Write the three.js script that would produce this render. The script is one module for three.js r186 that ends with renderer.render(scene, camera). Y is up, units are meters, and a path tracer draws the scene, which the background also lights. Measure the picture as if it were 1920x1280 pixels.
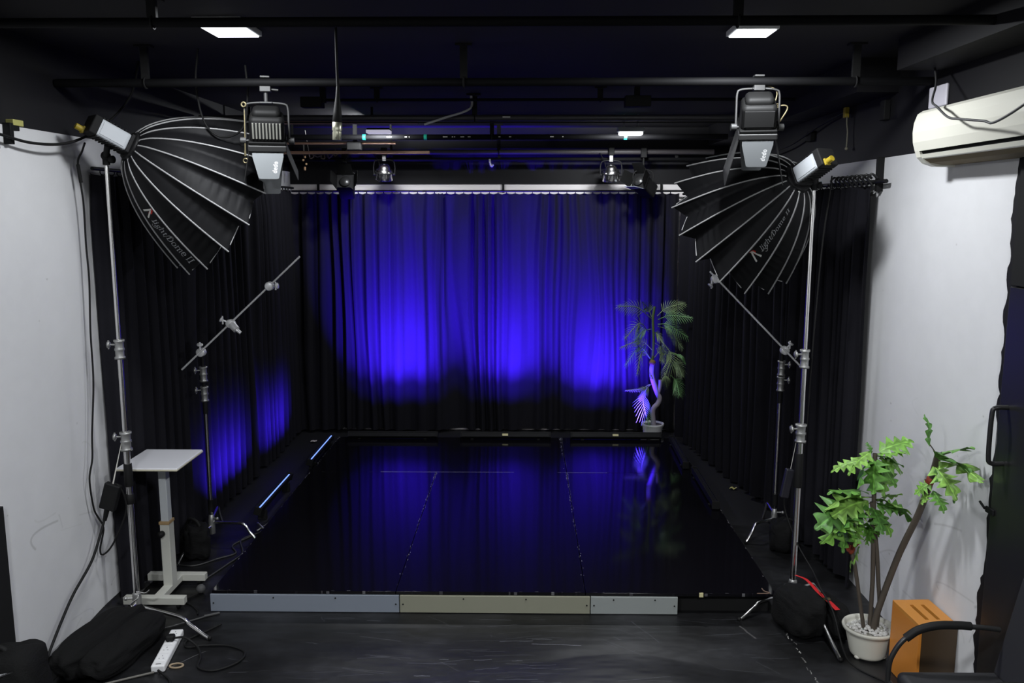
import * as THREE from 'three';
import { RoundedBoxGeometry } from 'three/addons/geometries/RoundedBoxGeometry.js';
import { mergeGeometries } from 'three/addons/utils/BufferGeometryUtils.js';
import { RectAreaLightUniformsLib } from 'three/addons/lights/RectAreaLightUniformsLib.js';

// ------------------------------------------------------------------ camera, renderer, lights, exposure
const scene = new THREE.Scene();
scene.background = new THREE.Color(0x000000);
const camera = new THREE.PerspectiveCamera(43.6, 1.5, 0.05, 60);
camera.rotation.order = 'YXZ';
camera.position.set(0, 2.5, 0);
camera.rotation.set(-8.706 * Math.PI / 180, 0.885 * Math.PI / 180, 0);
const renderer = new THREE.WebGLRenderer({ antialias: true });
renderer.toneMapping = THREE.LinearToneMapping;
renderer.toneMappingExposure = 1.0;
renderer.shadowMap.enabled = true;
RectAreaLightUniformsLib.init();

const PANEL_NITS = 145, RIGHT_NITS = 430, ADDED_NITS = 430, PANEL_COLOR = [0.93, 0.96, 1.0];     // ceiling panels, seen and added
const BATTEN_NITS = 330;                                      // little fitting at the back
const BAR_POWER = 145, BAR_COLOR = [0.05, 0.012, 1.0];       // blue bars, per emitter
const SIDE_POWER = 19;
function areaLight(x, y, z, w, d, nits, color) {            // shines straight down
  const l = new THREE.RectAreaLight(new THREE.Color().setRGB(...color), nits, w, d);
  l.position.set(x, y, z); l.rotation.x = -Math.PI / 2; scene.add(l);
}
function sideLight(x, y, z, w, h, turn, nits) {              // upright glowing side of a diffuser; turn 0 shines away from the camera
  const l = new THREE.RectAreaLight(new THREE.Color().setRGB(...PANEL_COLOR), nits, w, h);
  l.position.set(x, y, z); l.rotation.y = turn; scene.add(l);
}
function barLight(x, y, z, tx, ty, tz, power, angle) {
  const l = new THREE.SpotLight(new THREE.Color().setRGB(...BAR_COLOR), power, 0, angle, 1, 2);
  l.position.set(x, y, z); l.target.position.set(tx, ty, tz); scene.add(l, l.target);
  l.castShadow = true; l.shadow.radius = 1; l.shadow.mapSize.set(512, 512);
}

// ------------------------------------------------------------------ helpers
let seed = 12345;
const rnd = () => { seed = (seed * 1664525 + 1013904223) >>> 0; return seed / 4294967296; };
const rr = (a, b) => a + (b - a) * rnd();
const V = (x, y, z) => new THREE.Vector3(x, y, z);
const vv = a => a.isVector3 ? a.clone() : V(a[0], a[1], a[2]);
const lerp = (a, b, t) => a + (b - a) * t;
const hash = n => { const s = Math.sin(n * 127.1 + 311.7) * 43758.5453; return s - Math.floor(s); };
function noise1(x, s = 0) { const i = Math.floor(x), f = x - i, u = f * f * (3 - 2 * f); return lerp(hash(i + s * 57), hash(i + 1 + s * 57), u); }
function noise3(x, y, z) {
  const h = (i, j, k) => hash(i * 1.13 + j * 57.31 + k * 113.77);
  const i = Math.floor(x), j = Math.floor(y), k = Math.floor(z), s = t => t * t * (3 - 2 * t), a = s(x - i), b = s(y - j), c = s(z - k);
  return lerp(lerp(lerp(h(i, j, k), h(i + 1, j, k), a), lerp(h(i, j + 1, k), h(i + 1, j + 1, k), a), b),
    lerp(lerp(h(i, j, k + 1), h(i + 1, j, k + 1), a), lerp(h(i, j + 1, k + 1), h(i + 1, j + 1, k + 1), a), b), c);
}
const used = {};
function numbered(n) { used[n] = (used[n] ?? -1) + 1; return used[n] ? n + '_' + String(used[n]).padStart(3, '0') : n; }
function tag(o, label, category, group) { o.userData.label = label; o.userData.category = category; if (group) o.userData.group = group; return o; }
function thing(name, label, category, pos = [0, 0, 0], group) {
  const o = new THREE.Group(); o.name = numbered(name); o.position.set(...pos); scene.add(o); return tag(o, label, category, group);
}
function structure(name) { const o = new THREE.Group(); o.name = name; o.userData.kind = 'structure'; scene.add(o); return o; }
function merge(gs) {
  gs = [gs].flat();
  if (gs.length === 1) return gs[0];
  return mergeGeometries(gs.map(g => {
    const n = g.index ? g.toNonIndexed() : g;
    for (const k of Object.keys(n.attributes)) if (!['position', 'normal', 'uv'].includes(k)) n.deleteAttribute(k);
    if (!n.attributes.uv) n.setAttribute('uv', new THREE.BufferAttribute(new Float32Array(n.attributes.position.count * 2), 2));
    n.morphAttributes = {};
    return n;
  }));
}
// geometry is written in world metres; it is moved into its thing's own frame here
function part(parent, name, geoms, material, label, raw) {
  const g = merge(geoms);
  if (!raw) { let p = parent, o = V(0, 0, 0); while (p && p !== scene) { o.add(p.position); p = p.parent; } g.translate(-o.x, -o.y, -o.z); }
  const m = new THREE.Mesh(g, material); m.name = name; m.castShadow = m.receiveShadow = true;
  if (label) m.userData.label = label;
  parent.add(m); return m;
}
function solo(name, label, category, geoms, material, group) {   // a thing that is one mesh
  const g = merge(geoms); g.computeBoundingBox(); const b = g.boundingBox, c = b.getCenter(V(0, 0, 0)); c.y = b.min.y;
  g.translate(-c.x, -c.y, -c.z);
  const m = new THREE.Mesh(g, material); m.name = numbered(name); m.position.copy(c); m.castShadow = m.receiveShadow = true; scene.add(m);
  return tag(m, label, category, group);
}
function copy(o, pos, label, group) { const c = o.clone(); c.name = numbered(o.name.replace(/_\d{3}$/, '')); c.position.set(...pos); scene.add(c); c.userData = { ...o.userData, label }; if (group) c.userData.group = group; return c; }
const box = (x0, x1, y0, y1, z0, z1, r = 0) => {
  const w = Math.abs(x1 - x0), h = Math.abs(y1 - y0), d = Math.abs(z1 - z0);
  const g = r ? new RoundedBoxGeometry(w, h, d, 2, Math.min(r, w / 2.01, h / 2.01, d / 2.01)) : new THREE.BoxGeometry(w, h, d);
  return g.translate((x0 + x1) / 2, (y0 + y1) / 2, (z0 + z1) / 2);
};
const UPY = V(0, 1, 0);
function orient(g, a, dir) { return g.applyQuaternion(new THREE.Quaternion().setFromUnitVectors(UPY, dir.clone().normalize())).translate(a.x, a.y, a.z); }
function rod(a, b, r0, r1 = r0, n = 12) { a = vv(a); b = vv(b); const d = b.clone().sub(a), L = d.length(); return orient(new THREE.CylinderGeometry(r1, r0, L, n, 1).translate(0, L / 2, 0), a, d); }
function turned(a, dir, profile, n = 20) { return orient(new THREE.LatheGeometry(profile.map(p => new THREE.Vector2(p[0], p[1])), n), vv(a), vv(dir)); }
function tube(pts, r, seg = 40, n = 8, tension = 0.5) { return new THREE.TubeGeometry(new THREE.CatmullRomCurve3(pts.map(vv), false, 'catmullrom', tension), seg, r, n, false); }
const ball = (p, r, sx = 1, sy = 1, sz = 1, n = 12) => new THREE.SphereGeometry(r, n, Math.max(6, n - 4)).scale(sx, sy, sz).translate(...vv(p).toArray());
const ring = (p, R, r, dir = [0, 0, 1]) => new THREE.TorusGeometry(R, r, 8, 20).applyQuaternion(new THREE.Quaternion().setFromUnitVectors(V(0, 0, 1), vv(dir).normalize())).translate(...vv(p).toArray());
function prism(pts, depth, bevel = 0) {   // outline in xy, extruded along z, centred
  const s = new THREE.Shape(pts.map(p => new THREE.Vector2(p[0], p[1])));
  return new THREE.ExtrudeGeometry(s, { depth, bevelEnabled: bevel > 0, bevelSize: bevel, bevelThickness: bevel, bevelSegments: 2 }).translate(0, 0, -depth / 2);
}
function sheet(nu, nv, fn, close) {      // grid surface, fn(u, v) -> [x, y, z]
  const p = [], uv = [], ix = [];
  for (let j = 0; j <= nv; j++) for (let i = 0; i <= nu; i++) { const q = fn(i / nu, j / nv); p.push(q[0], q[1], q[2]); uv.push(i / nu, j / nv); }
  for (let j = 0; j < nv; j++) for (let i = 0; i < nu; i++) { const a = j * (nu + 1) + i, b = a + 1, c = a + nu + 1, d = c + 1; ix.push(a, b, d, a, d, c); }
  const g = new THREE.BufferGeometry();
  g.setAttribute('position', new THREE.Float32BufferAttribute(p, 3)); g.setAttribute('uv', new THREE.Float32BufferAttribute(uv, 2)); g.setIndex(ix); g.computeVertexNormals(); return g;
}
function planarUV(g, ax, ay, s = 1) { const P = g.attributes.position, U = new Float32Array(P.count * 2); for (let i = 0; i < P.count; i++) { U[2 * i] = P.getComponent(i, ax) * s; U[2 * i + 1] = P.getComponent(i, ay) * s; } g.setAttribute('uv', new THREE.BufferAttribute(U, 2)); return g; }

// ------------------------------------------------------------------ materials
const lin = (r, g, b) => new THREE.Color().setRGB(r, g, b);
const mat = (c, roughness = 0.6, metalness = 0, o = {}) => new THREE.MeshStandardMaterial({ color: Array.isArray(c) ? lin(...c) : lin(c, c, c), roughness, metalness, ...o });
function noiseTexture(size, fn, rx = 1, ry = 1) {
  const d = new Uint8Array(size * size * 4);
  for (let y = 0; y < size; y++) for (let x = 0; x < size; x++) { const v = Math.max(0, Math.min(255, fn(x / size, y / size) * 255)), i = 4 * (y * size + x); d[i] = d[i + 1] = d[i + 2] = v; d[i + 3] = 255; }
  const t = new THREE.DataTexture(d, size, size); t.magFilter = THREE.LinearFilter; t.minFilter = THREE.LinearFilter; t.wrapS = t.wrapT = THREE.RepeatWrapping; t.repeat.set(rx, ry); t.needsUpdate = true; return t;
}
const fbm = (x, y, z = 0, o = 4) => { let s = 0, a = 0.5, f = 1; for (let i = 0; i < o; i++) { s += a * noise3(x * f, y * f, z + i * 7.3); a *= 0.5; f *= 2.03; } return s / (1 - 0.5 ** o); };
function canvasTexture(w, h, draw) {
  const c = document.createElement('canvas'); c.width = w; c.height = h; const g = c.getContext('2d'); draw(g, w, h);
  const t = new THREE.CanvasTexture(c); t.colorSpace = THREE.SRGBColorSpace; t.wrapS = t.wrapT = THREE.ClampToEdgeWrapping; t.anisotropy = 8; return t;
}
const fabricBump = noiseTexture(128, (x, y) => 0.35 * hash(Math.floor(x * 128) + 977 * Math.floor(y * 128)) + 0.65 * fbm(x * 9, y * 9), 6, 6);
const M = {
  black: new THREE.MeshPhysicalMaterial({ color: lin(0.009, 0.009, 0.009), roughness: 0.75, specularIntensity: 0.4 }), blackGloss: mat(0.014, 0.32), blackMetal: new THREE.MeshPhysicalMaterial({ color: lin(0.009, 0.009, 0.0095), roughness: 0.55, specularIntensity: 0.35 }), rubber: new THREE.MeshPhysicalMaterial({ color: lin(0.008, 0.008, 0.008), roughness: 0.6, specularIntensity: 0.4 }),
  chrome: mat([0.8, 0.79, 0.77], 0.21, 1), steel: mat([0.5, 0.5, 0.49], 0.38, 1), castGrey: mat([0.36, 0.36, 0.35], 0.42, 0.75), brass: mat([0.17, 0.145, 0.08], 0.45, 0.7), clampDark: mat(0.035, 0.55, 0.3),
  curtain: new THREE.MeshPhysicalMaterial({ color: lin(0.0083, 0.008, 0.0112), roughness: 0.95, specularIntensity: 0.4, side: THREE.DoubleSide, bumpMap: fabricBump, bumpScale: 0.002 }),
  bag: new THREE.MeshPhysicalMaterial({ color: lin(0.0065, 0.0065, 0.0065), roughness: 0.85, specularIntensity: 0.3, bumpMap: fabricBump, bumpScale: 0.004 }),
  softbox: new THREE.MeshPhysicalMaterial({ color: lin(0.0045, 0.0045, 0.0053), roughness: 0.6, specularIntensity: 0.35, side: THREE.DoubleSide }),
  piping: mat(0.3, 0.45), white: mat([0.72, 0.72, 0.72], 0.5), cream: mat([0.62, 0.61, 0.53], 0.45), tableGrey: mat([0.47, 0.47, 0.42], 0.5),
  lampBody: mat([0.36, 0.38, 0.4], 0.45), leafGrey: mat([0.24, 0.25, 0.26], 0.5), leafDark: mat(0.022, 0.6), yellow: mat([0.3, 0.22, 0.012], 0.55), red: mat([0.55, 0.012, 0.016], 0.6),
  pipe: new THREE.MeshPhysicalMaterial({ color: lin(0.003, 0.003, 0.0035), roughness: 0.7, specularIntensity: 0.25 }), brown: mat([0.5, 0.3, 0.2], 0.6), ceilingPaint: new THREE.MeshPhysicalMaterial({ color: lin(0.019, 0.018, 0.02), roughness: 0.8, specularIntensity: 0.4 }), wallBlack: new THREE.MeshPhysicalMaterial({ color: lin(0.0075, 0.0072, 0.0085), roughness: 0.65, specularIntensity: 0.5 }), green: mat([0.01, 0.32, 0.22], 0.5),  // brown paints warm light into the added ceiling strips
  aircon: mat([0.62, 0.61, 0.53], 0.35), dust: mat([0.16, 0.12, 0.06], 0.8), skinTape: mat([0.6, 0.55, 0.3], 0.7), paper: mat([0.7, 0.68, 0.62], 0.7),
  glass: new THREE.MeshPhysicalMaterial({ color: 0xffffff, roughness: 0.05, transmission: 1, thickness: 0, ior: 1.45 }),
  white2: mat([0.8, 0.8, 0.8], 0.35, 0.3), spotBlack: new THREE.MeshPhysicalMaterial({ color: lin(0.005, 0.005, 0.005), roughness: 0.6, specularIntensity: 0.18 }),
  diffuser: mat(0.75, 0.8, 0, { side: THREE.DoubleSide }),
};
M.glow = mat(0.8, 0.5, 0, { emissive: lin(...PANEL_COLOR), emissiveIntensity: 3 });
M.blueGlow = mat(0.2, 0.5, 0, { emissive: lin(0.16, 0.3, 1), emissiveIntensity: 1.7 });

// ------------------------------------------------------------------ the room
const XL = -2.61, XR = 2.23, ZB = -9.6, ZF = 2.2, HC = 3.4;
{ // black vinyl floor with scuffs and pale scratches
  const FW = 2048, x0 = -2.8, w = 5.2, z0 = -6.6, d = 3.2;      // detailed front patch in the texture
  const tex = canvasTexture(FW, 1280, (g, W, H) => {
    const img = g.createImageData(W, H), D = img.data;
    for (let y = 0; y < H; y++) for (let x = 0; x < W; x++) {
      const X = x / W * w, Y = y / H * d, n = fbm(X * 3.2, Y * 4.4, 3, 5), f = fbm(X * 22, Y * 34, 9, 3), v = 19 + 26 * (n - 0.47) * 2 + 13 * (f - 0.5), i = 4 * (y * W + x);
      D[i] = v * 0.98; D[i + 1] = v * 0.99; D[i + 2] = v * 1.07; D[i + 3] = 255;
    }
    g.putImageData(img, 0, 0);
    const px = (X, Z) => [(X - x0) / w * W, (Z - z0) / d * H];
    const scratch = (X, Z, L, a, t, c) => { g.strokeStyle = c; g.lineWidth = t; g.beginPath(); const p = px(X, Z); g.moveTo(...p); for (let k = 1; k <= 4; k++) g.lineTo(p[0] + Math.cos(a) * L * 394 * k / 4 + rr(-2, 2), p[1] + Math.sin(a) * L * 394 * k / 4 + rr(-1.5, 1.5)); g.stroke(); };
    for (let i = 0; i < 190; i++) scratch(rr(-1.7, 1.5), rr(-5, -3.8), rr(0.03, 0.3), rr(-0.25, 0.25) + (rnd() < 0.15 ? 0.9 : 0), rr(0.5, 1.6), `rgba(140,142,152,${rr(0.08, 0.5)})`);
    for (let i = 0; i < 26; i++) scratch(rr(-0.7, 0.1), rr(-4.75, -4.2), rr(0.05, 0.3), rr(-0.1, 0.1), rr(0.8, 2), `rgba(185,188,200,${rr(0.2, 0.65)})`);
    for (let i = 0; i < 240; i++) { g.fillStyle = `rgba(150,150,155,${rr(0.08, 0.4)})`; const p = px(rr(-2.5, 2.2), rr(-6.4, -3.9)); g.fillRect(p[0], p[1], rr(1, 3), rr(1, 2)); }
    // worn white edge of the vinyl sheet, right of the stage
    for (let z = -5.06; z < -3.9; z += 0.035) if (hash(z * 91) > 0.35) scratch(1.575 + rr(-0.012, 0.012), z, rr(0.015, 0.045), Math.PI / 2 + rr(-0.3, 0.3), rr(1, 3.2), `rgba(205,203,196,${rr(0.35, 0.9)})`);
    scratch(1.31, -4.9, 0.17, 1.2, 5, 'rgba(125,120,118,0.5)');
    scratch(-1.83, -4.55, 0.3, 2.2, 1.5, 'rgba(190,190,190,0.5)');
  });
  const mk = (g) => planarUV(g, 0, 2);
  const f = structure('floor');
  const front = planarUV(box(XL - 0.2, XR + 0.2, -0.12, 0, z0, ZF + 0.2), 0, 2);
  { const U = front.attributes.uv; for (let i = 0; i < U.count; i++) { U.setXY(i, (U.getX(i) - x0) / w, 1 - (U.getY(i) - z0) / d); } }
  const rough = noiseTexture(256, (x, y) => 0.42 + 0.34 * fbm(x * 8, y * 8, 1, 4), 1, 1);
  const bump = noiseTexture(256, (x, y) => fbm(x * 9, y * 15, 5, 4) * 0.7 + 0.3 * Math.abs(Math.sin(6.28 * (y * 3 + fbm(x * 3, y * 4, 8, 3)))), 1, 1);
  const vinyl = new THREE.MeshStandardMaterial({ map: tex, roughness: 0.62, bumpMap: bump, bumpScale: 0.03 });
  vinyl.roughness = 0.42;
  part(f, 'vinyl_sheet', front, vinyl);
  part(f, 'vinyl_sheet', mk(box(XL - 0.2, XR + 0.2, -0.12, 0, ZB - 0.2, z0)), mat([0.011, 0.011, 0.013], 0.5));
}
{ // walls: white below, painted black above
  const stained = (seedZ, dirt) => canvasTexture(1024, 640, (g, W, H) => {
    const img = g.createImageData(W, H), D = img.data;
    for (let y = 0; y < H; y++) for (let x = 0; x < W; x++) { const n = fbm(x / 90, y / 200, seedZ, 4), s = fbm(x / 14, y / 14, seedZ + 20, 2), v = 206 + 14 * (n - 0.5) + 4 * (s - 0.5), i = 4 * (y * W + x); D[i] = v; D[i + 1] = v; D[i + 2] = v + 1; D[i + 3] = 255; }
    g.putImageData(img, 0, 0);
    for (let i = 0; i < dirt; i++) { g.strokeStyle = `rgba(90,88,84,${rr(0.04, 0.22)})`; g.lineWidth = rr(0.6, 2.4); g.beginPath(); const x = rr(0, W), y = H * (1 - rnd() * rnd() * 0.55); g.moveTo(x, y); g.quadraticCurveTo(x + rr(-30, 30), y + rr(-30, 10), x + rr(-60, 60), y + rr(-25, 25)); g.stroke(); }
    for (let i = 0; i < dirt; i++) { g.fillStyle = `rgba(80,78,72,${rr(0.1, 0.4)})`; g.fillRect(rr(0, W), H * (1 - rnd() * 0.8), rr(1, 2.5), rr(1, 2.5)); }
  });
  const wallUV = (g) => { const P = g.attributes.position, U = g.attributes.uv; for (let i = 0; i < P.count; i++) U.setXY(i, (P.getZ(i) + 9.6) / 6, P.getY(i) / 2.95); return g; };
  const plaster = s => new THREE.MeshStandardMaterial({ map: stained(s, 60), roughness: 0.7 });
  const L = structure('wall_left'), R = structure('wall_right'), B = structure('wall_back'), F = structure('wall_front');
  part(L, 'white_plaster', wallUV(box(XL - 0.15, XL, 0, 2.926, ZB, -4.03)), plaster(1));
  part(L, 'black_upper_paint', box(XL - 0.15, XL, 2.926, HC, ZB, ZF), M.wallBlack);
  part(L, 'white_plaster', box(XL - 0.15, XL, 1.05, 2.926, -4.03, ZF), M.white);
  part(R, 'white_plaster', wallUV(box(XR, XR + 0.15, 0, 2.825, ZB, -3.96)), plaster(5));
  part(R, 'black_upper_paint', box(XR, XR + 0.15, 2.825, HC, ZB, ZF), M.wallBlack);
  part(R, 'black_lower_paint', box(XR, XR + 0.15, 0, 2.825, -2.9, ZF), M.wallBlack);
  // ragged brushed edge where the black paint meets the white plaster
  const pts = [[-3.965, 0], [-3.6, 0], [-3.6, 2.825], [-3.93, 2.825]];
  for (let y = 2.8; y > 0.02; y -= 0.028) pts.push([-3.966 + 0.016 * (noise1(y * 26, 3) - 0.5) * 2 + 0.03 * (noise1(y * 5, 8) - 0.5) - (y < 0.75 ? 0.03 * noise1(y * 19, 4) : 0), y]);
  part(R, 'brushed_black_edge', prism(pts, 0.004).applyMatrix4(new THREE.Matrix4().makeRotationY(-Math.PI / 2)).translate(XR - 0.001, 0, 0), M.wallBlack);
  part(B, 'white_plaster', box(XL - 0.15, XR + 0.15, 0, 2.79, ZB - 0.15, ZB), mat([0.86, 0.82, 0.81], 0.7));
  part(B, 'black_upper_paint', box(XL - 0.15, XR + 0.15, 2.79, HC, ZB - 0.15, ZB + 0.012), M.wallBlack);
  part(F, 'plaster', box(XL - 0.15, XR + 0.15, 0, HC, ZF, ZF + 0.15), mat(0.25, 0.8));
  const C = structure('ceiling');
  part(C, 'slab', box(XL - 0.15, XR + 0.15, HC, HC + 0.15, ZB - 0.15, ZF + 0.15), M.ceilingPaint);
  const bulk = structure('trim_1');                                   // boxed-in ledge along the right of the ceiling
  part(bulk, 'boxing', box(1.98, XR, 3.2, HC, -9.5, -5.3), M.wallBlack);
  part(bulk, 'boxing', box(1.98, XR, 3.24, HC, -4.75, -2.4), M.wallBlack);
  const sk = structure('baseboard_left');                            // vinyl turned up against the wall
  part(sk, 'upturn', sheet(40, 4, (u, v) => { const z = lerp(-5.75, -3.95, u), h = 0.05 + 0.05 * noise1(u * 7, 2); return [XL + 0.004 + 0.07 * (1 - v) * (1 - v), 0.002 + h * v, z]; }), mat(0.014, 0.5, 0, { side: THREE.DoubleSide }));
  // black door on the right wall, near the camera
  const d1 = structure('door_1');
  part(d1, 'leaf', box(XR - 0.03, XR + 0.12, 0.01, 2.16, -3.9, -2.92, 0.004), M.blackGloss);
  part(d1, 'leaf', box(XR - 0.03, XR + 0.12, 2.166, 2.82, -3.9, -2.92, 0.004), M.black);
  part(d1, 'door_handle', [tube([[XR - 0.03, 1.615, -3.83], [XR - 0.085, 1.612, -3.83], [XR - 0.1, 1.58, -3.83], [XR - 0.1, 1.39, -3.83], [XR - 0.085, 1.352, -3.83], [XR - 0.03, 1.35, -3.83]], 0.011, 60, 10)], M.blackGloss);
  part(d1, 'latch', [box(XR - 0.04, XR - 0.03, 1.085, 1.115, -3.93, -3.86, 0.004), rod([XR - 0.04, 1.1, -3.93], [XR - 0.035, 1.115, -3.985], 0.006)], M.blackMetal);
  const d2 = structure('door_2');
  part(d2, 'leaf', box(XL - 0.13, XL + 0.02, 0.0, 1.05, -4.03, -2.5, 0.004), M.black);
}

// ------------------------------------------------------------------ stage
{
  const t = thing('stage_platform', 'low glossy black stage platform with grey and beige boards along its front', 'stage', [-0.2, 0, -6.9]);
  const deck = mat([0.0055, 0.0052, 0.0075], 0.16), z1 = -5.04, z2 = -7.52, z3 = -8.74, xs = [-1.97, -0.808, 0.382, 1.57];
  const scuffed = canvasTexture(1024, 1024, (g, W, H) => { g.fillStyle = '#0d0c10'; g.fillRect(0, 0, W, H); for (let i = 0; i < 90; i++) { g.fillStyle = `rgba(170,170,180,${rr(0.05, 0.5)})`; g.fillRect(rr(0, W), rr(0, H), rr(0.8, 2.5), rr(0.8, 2)); } for (let i = 0; i < 14; i++) { g.strokeStyle = `rgba(150,150,160,${rr(0.08, 0.3)})`; g.lineWidth = 1; g.beginPath(); const x = rr(0, W), y = rr(0, H); g.moveTo(x, y); g.lineTo(x + rr(-25, 25), y + rr(-12, 12)); g.stroke(); }
    for (let i = 0; i < 150; i++) { g.fillStyle = `rgba(205,205,205,${rr(0.15, 0.8)})`; const e = rnd(), y = rnd() * rnd() * H; g.fillRect(rnd() < 0.5 ? e * e * 9 : W - 3 - e * e * 9, y, rr(1.5, 4), rr(1, 14)); } for (let i = 0; i < 14; i++) { g.fillStyle = `rgba(205,205,205,${rr(0.15, 0.7)})`; g.fillRect(rr(0, W), H - rr(0, 7), rr(3, 22), rr(1, 3)); } });
  const deckMap = new THREE.MeshPhysicalMaterial({ map: scuffed, specularIntensity: 0.4, roughness: 0.16, roughnessMap: noiseTexture(256, (x, y) => 0.7 + 0.3 * fbm(x * 6, y * 6, 2, 4)) });
  deckMap.roughness = 0.09;
  const panel = (x0, x1, za, zb, dy) => { const g = box(x0 + 0.002, x1 - 0.002, 0.121, 0.14 + dy, za + 0.002, zb - 0.002, 0.0015), P = g.attributes.position, U = g.attributes.uv; for (let i = 0; i < P.count; i++) U.setXY(i, (P.getX(i) - x0) / (x1 - x0), 1 - (P.getZ(i) - za) / (zb - za)); part(t, 'deck_panel', g, deckMap); };
  for (let k = 0; k < 3; k++) panel(xs[k], xs[k + 1], z2, z1, k === 1 ? 0.001 : 0);
  panel(xs[0], xs[2], z3, z2, -0.001); panel(xs[2], xs[3], z3, z2, 0);
  part(t, 'seam_strip', [box(-1.32, -0.1, 0.1395, 0.1412, z2 - 0.003, z2 + 0.002), box(0.3, 0.75, 0.1395, 0.1408, z2 - 0.002, z2 + 0.001)], mat(0.28, 0.5), 'worn pale joint between the front and rear panels');
  part(t, 'base_frame', box(-1.94, 1.54, 0, 0.1205, z3 + 0.03, z1 - 0.06), M.black);
  const fas = [[-1.978, -0.787, [0.19, 0.215, 0.255], 'blue-grey front board'], [-0.782, 0.41, [0.235, 0.235, 0.175], 'beige front board'], [0.415, 0.957, [0.26, 0.28, 0.27], 'short pale grey front board']];
  for (const [a, b, c, lab] of fas) {
    const f = part(t, 'front_board', box(a, b, 0.004, 0.117, z1 - 0.012, z1 + 0.006, 0.003), mat(c, 0.5), lab);
    for (const sx of [a + 0.02, a + 0.4, b - 0.4, b - 0.02]) if (sx > a && sx < b) part(f, 'screw', new THREE.CylinderGeometry(0.005, 0.005, 0.004, 10).rotateX(Math.PI / 2).translate(sx, sx === a + 0.02 || sx === b - 0.02 ? 0.06 : 0.098, z1 + 0.007), M.black);
  }
  part(t, 'tape_scrap', box(1.09, 1.115, 0.118, 0.145, z1 - 0.005, z1 + 0.003), M.skinTape);
  part(t, 'torn_edge', tube([[1.50, 0.141, -5.12], [1.505, 0.142, -5.08], [1.53, 0.142, -5.05], [1.45, 0.142, -5.046]], 0.004, 12, 5), mat([0.16, 0.1, 0.07], 0.8), 'torn brown splinter at the corner');
}

// ------------------------------------------------------------------ curtains, rails
function curtain(name, label, path, y0, y1, folds, amp, sd, nrm, hooks) {
  const c = path(0.5), t = thing(name, label, 'curtain', [c[0], 0, c[1]]);
  const g = sheet(Math.round(folds * 22), 30, (u, v) => {
    const y = lerp(y0, y1, v), n = nrm, w = u + 0.012 * (noise1(u * 9 + v * 1.1, sd) - 0.5) * (1 - v * 0.6);
    const ph = w * folds + 1.3 * noise1(w * folds * 0.45, sd + 1) + 0.45 * noise1(u * 6 + v * 2.2, sd + 2);
    const a = 0.35 + 0.9 * noise1(ph * 0.8, sd + 3);
    let s = Math.sin(ph * 6.283); s = Math.sign(s) * Math.pow(Math.abs(s), 0.75);
    const fine = Math.sin(ph * 17.3 + 4 * noise1(ph, sd + 5)) * 0.22 * (0.3 + 0.7 * v) * noise1(ph * 1.3, sd + 9);
    const pinch = v > 0.9 ? 1 - 0.5 * (v - 0.9) / 0.1 : 1;
    const drag = 0.3 * (noise1(u * folds * 0.3 + v * 1.4, sd + 6) - 0.5);
    const off = amp * (a * s * pinch + fine + drag), p = path(Math.min(1, Math.max(0, u)));
    const scal = v > 0.97 ? -0.011 * Math.abs(Math.sin(u * hooks * Math.PI)) : 0;
    const hem = v === 0 ? 0.03 * (noise1(u * folds * 0.6, sd + 7) - 0.4) : 0;
    return [p[0] + n[0] * off, y + scal + hem, p[1] + n[1] * off];
  });
  part(t, 'cloth', g, M.curtain);
  for (let i = 1; i < hooks; i++) { const p = path(i / hooks); part(t, 'ring', ring([p[0], y1 + 0.012, p[1]], 0.018, 0.0035, [nrm[1], 0, -nrm[0]]), M.blackMetal); }
  return t;
}
const backZ = -9.44;
curtain('stage_curtain', 'black back curtain left of the dark seam, widest blue wash on it', u => [lerp(-2.57, -0.9, u), backZ], 0.03, 2.69, 10, 0.05, 3, [0, 1], 18);
curtain('stage_curtain', 'black back curtain right of the dark seam, running behind the artificial palm', u => [lerp(-0.96, 1.68, u), backZ - 0.05], 0.03, 2.69, 16, 0.05, 11, [0, 1], 28);
curtain('side_curtain', 'black curtain along the left wall with blue streaks low down', u => [lerp(-2.56, -2.55, u), lerp(-5.12, -9.44, u)], 0.02, 2.72, 26, 0.042, 23, [1, 0], 40);
const rightPath = u => { const p = [[2.165, -5.42], [2.15, -6.1], [2.07, -6.95], [1.88, -8.1], [1.7, -9.34]], k = Math.min(3, Math.floor(u * 4)), f = u * 4 - k; return [lerp(p[k][0], p[k + 1][0], f), lerp(p[k][1], p[k + 1][1], f)]; };
curtain('side_curtain', 'unlit black curtain on the right, gathered beside the white wall', rightPath, 0.02, 2.655, 27, 0.05, 31, [-0.99, 0.13], 38);
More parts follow.
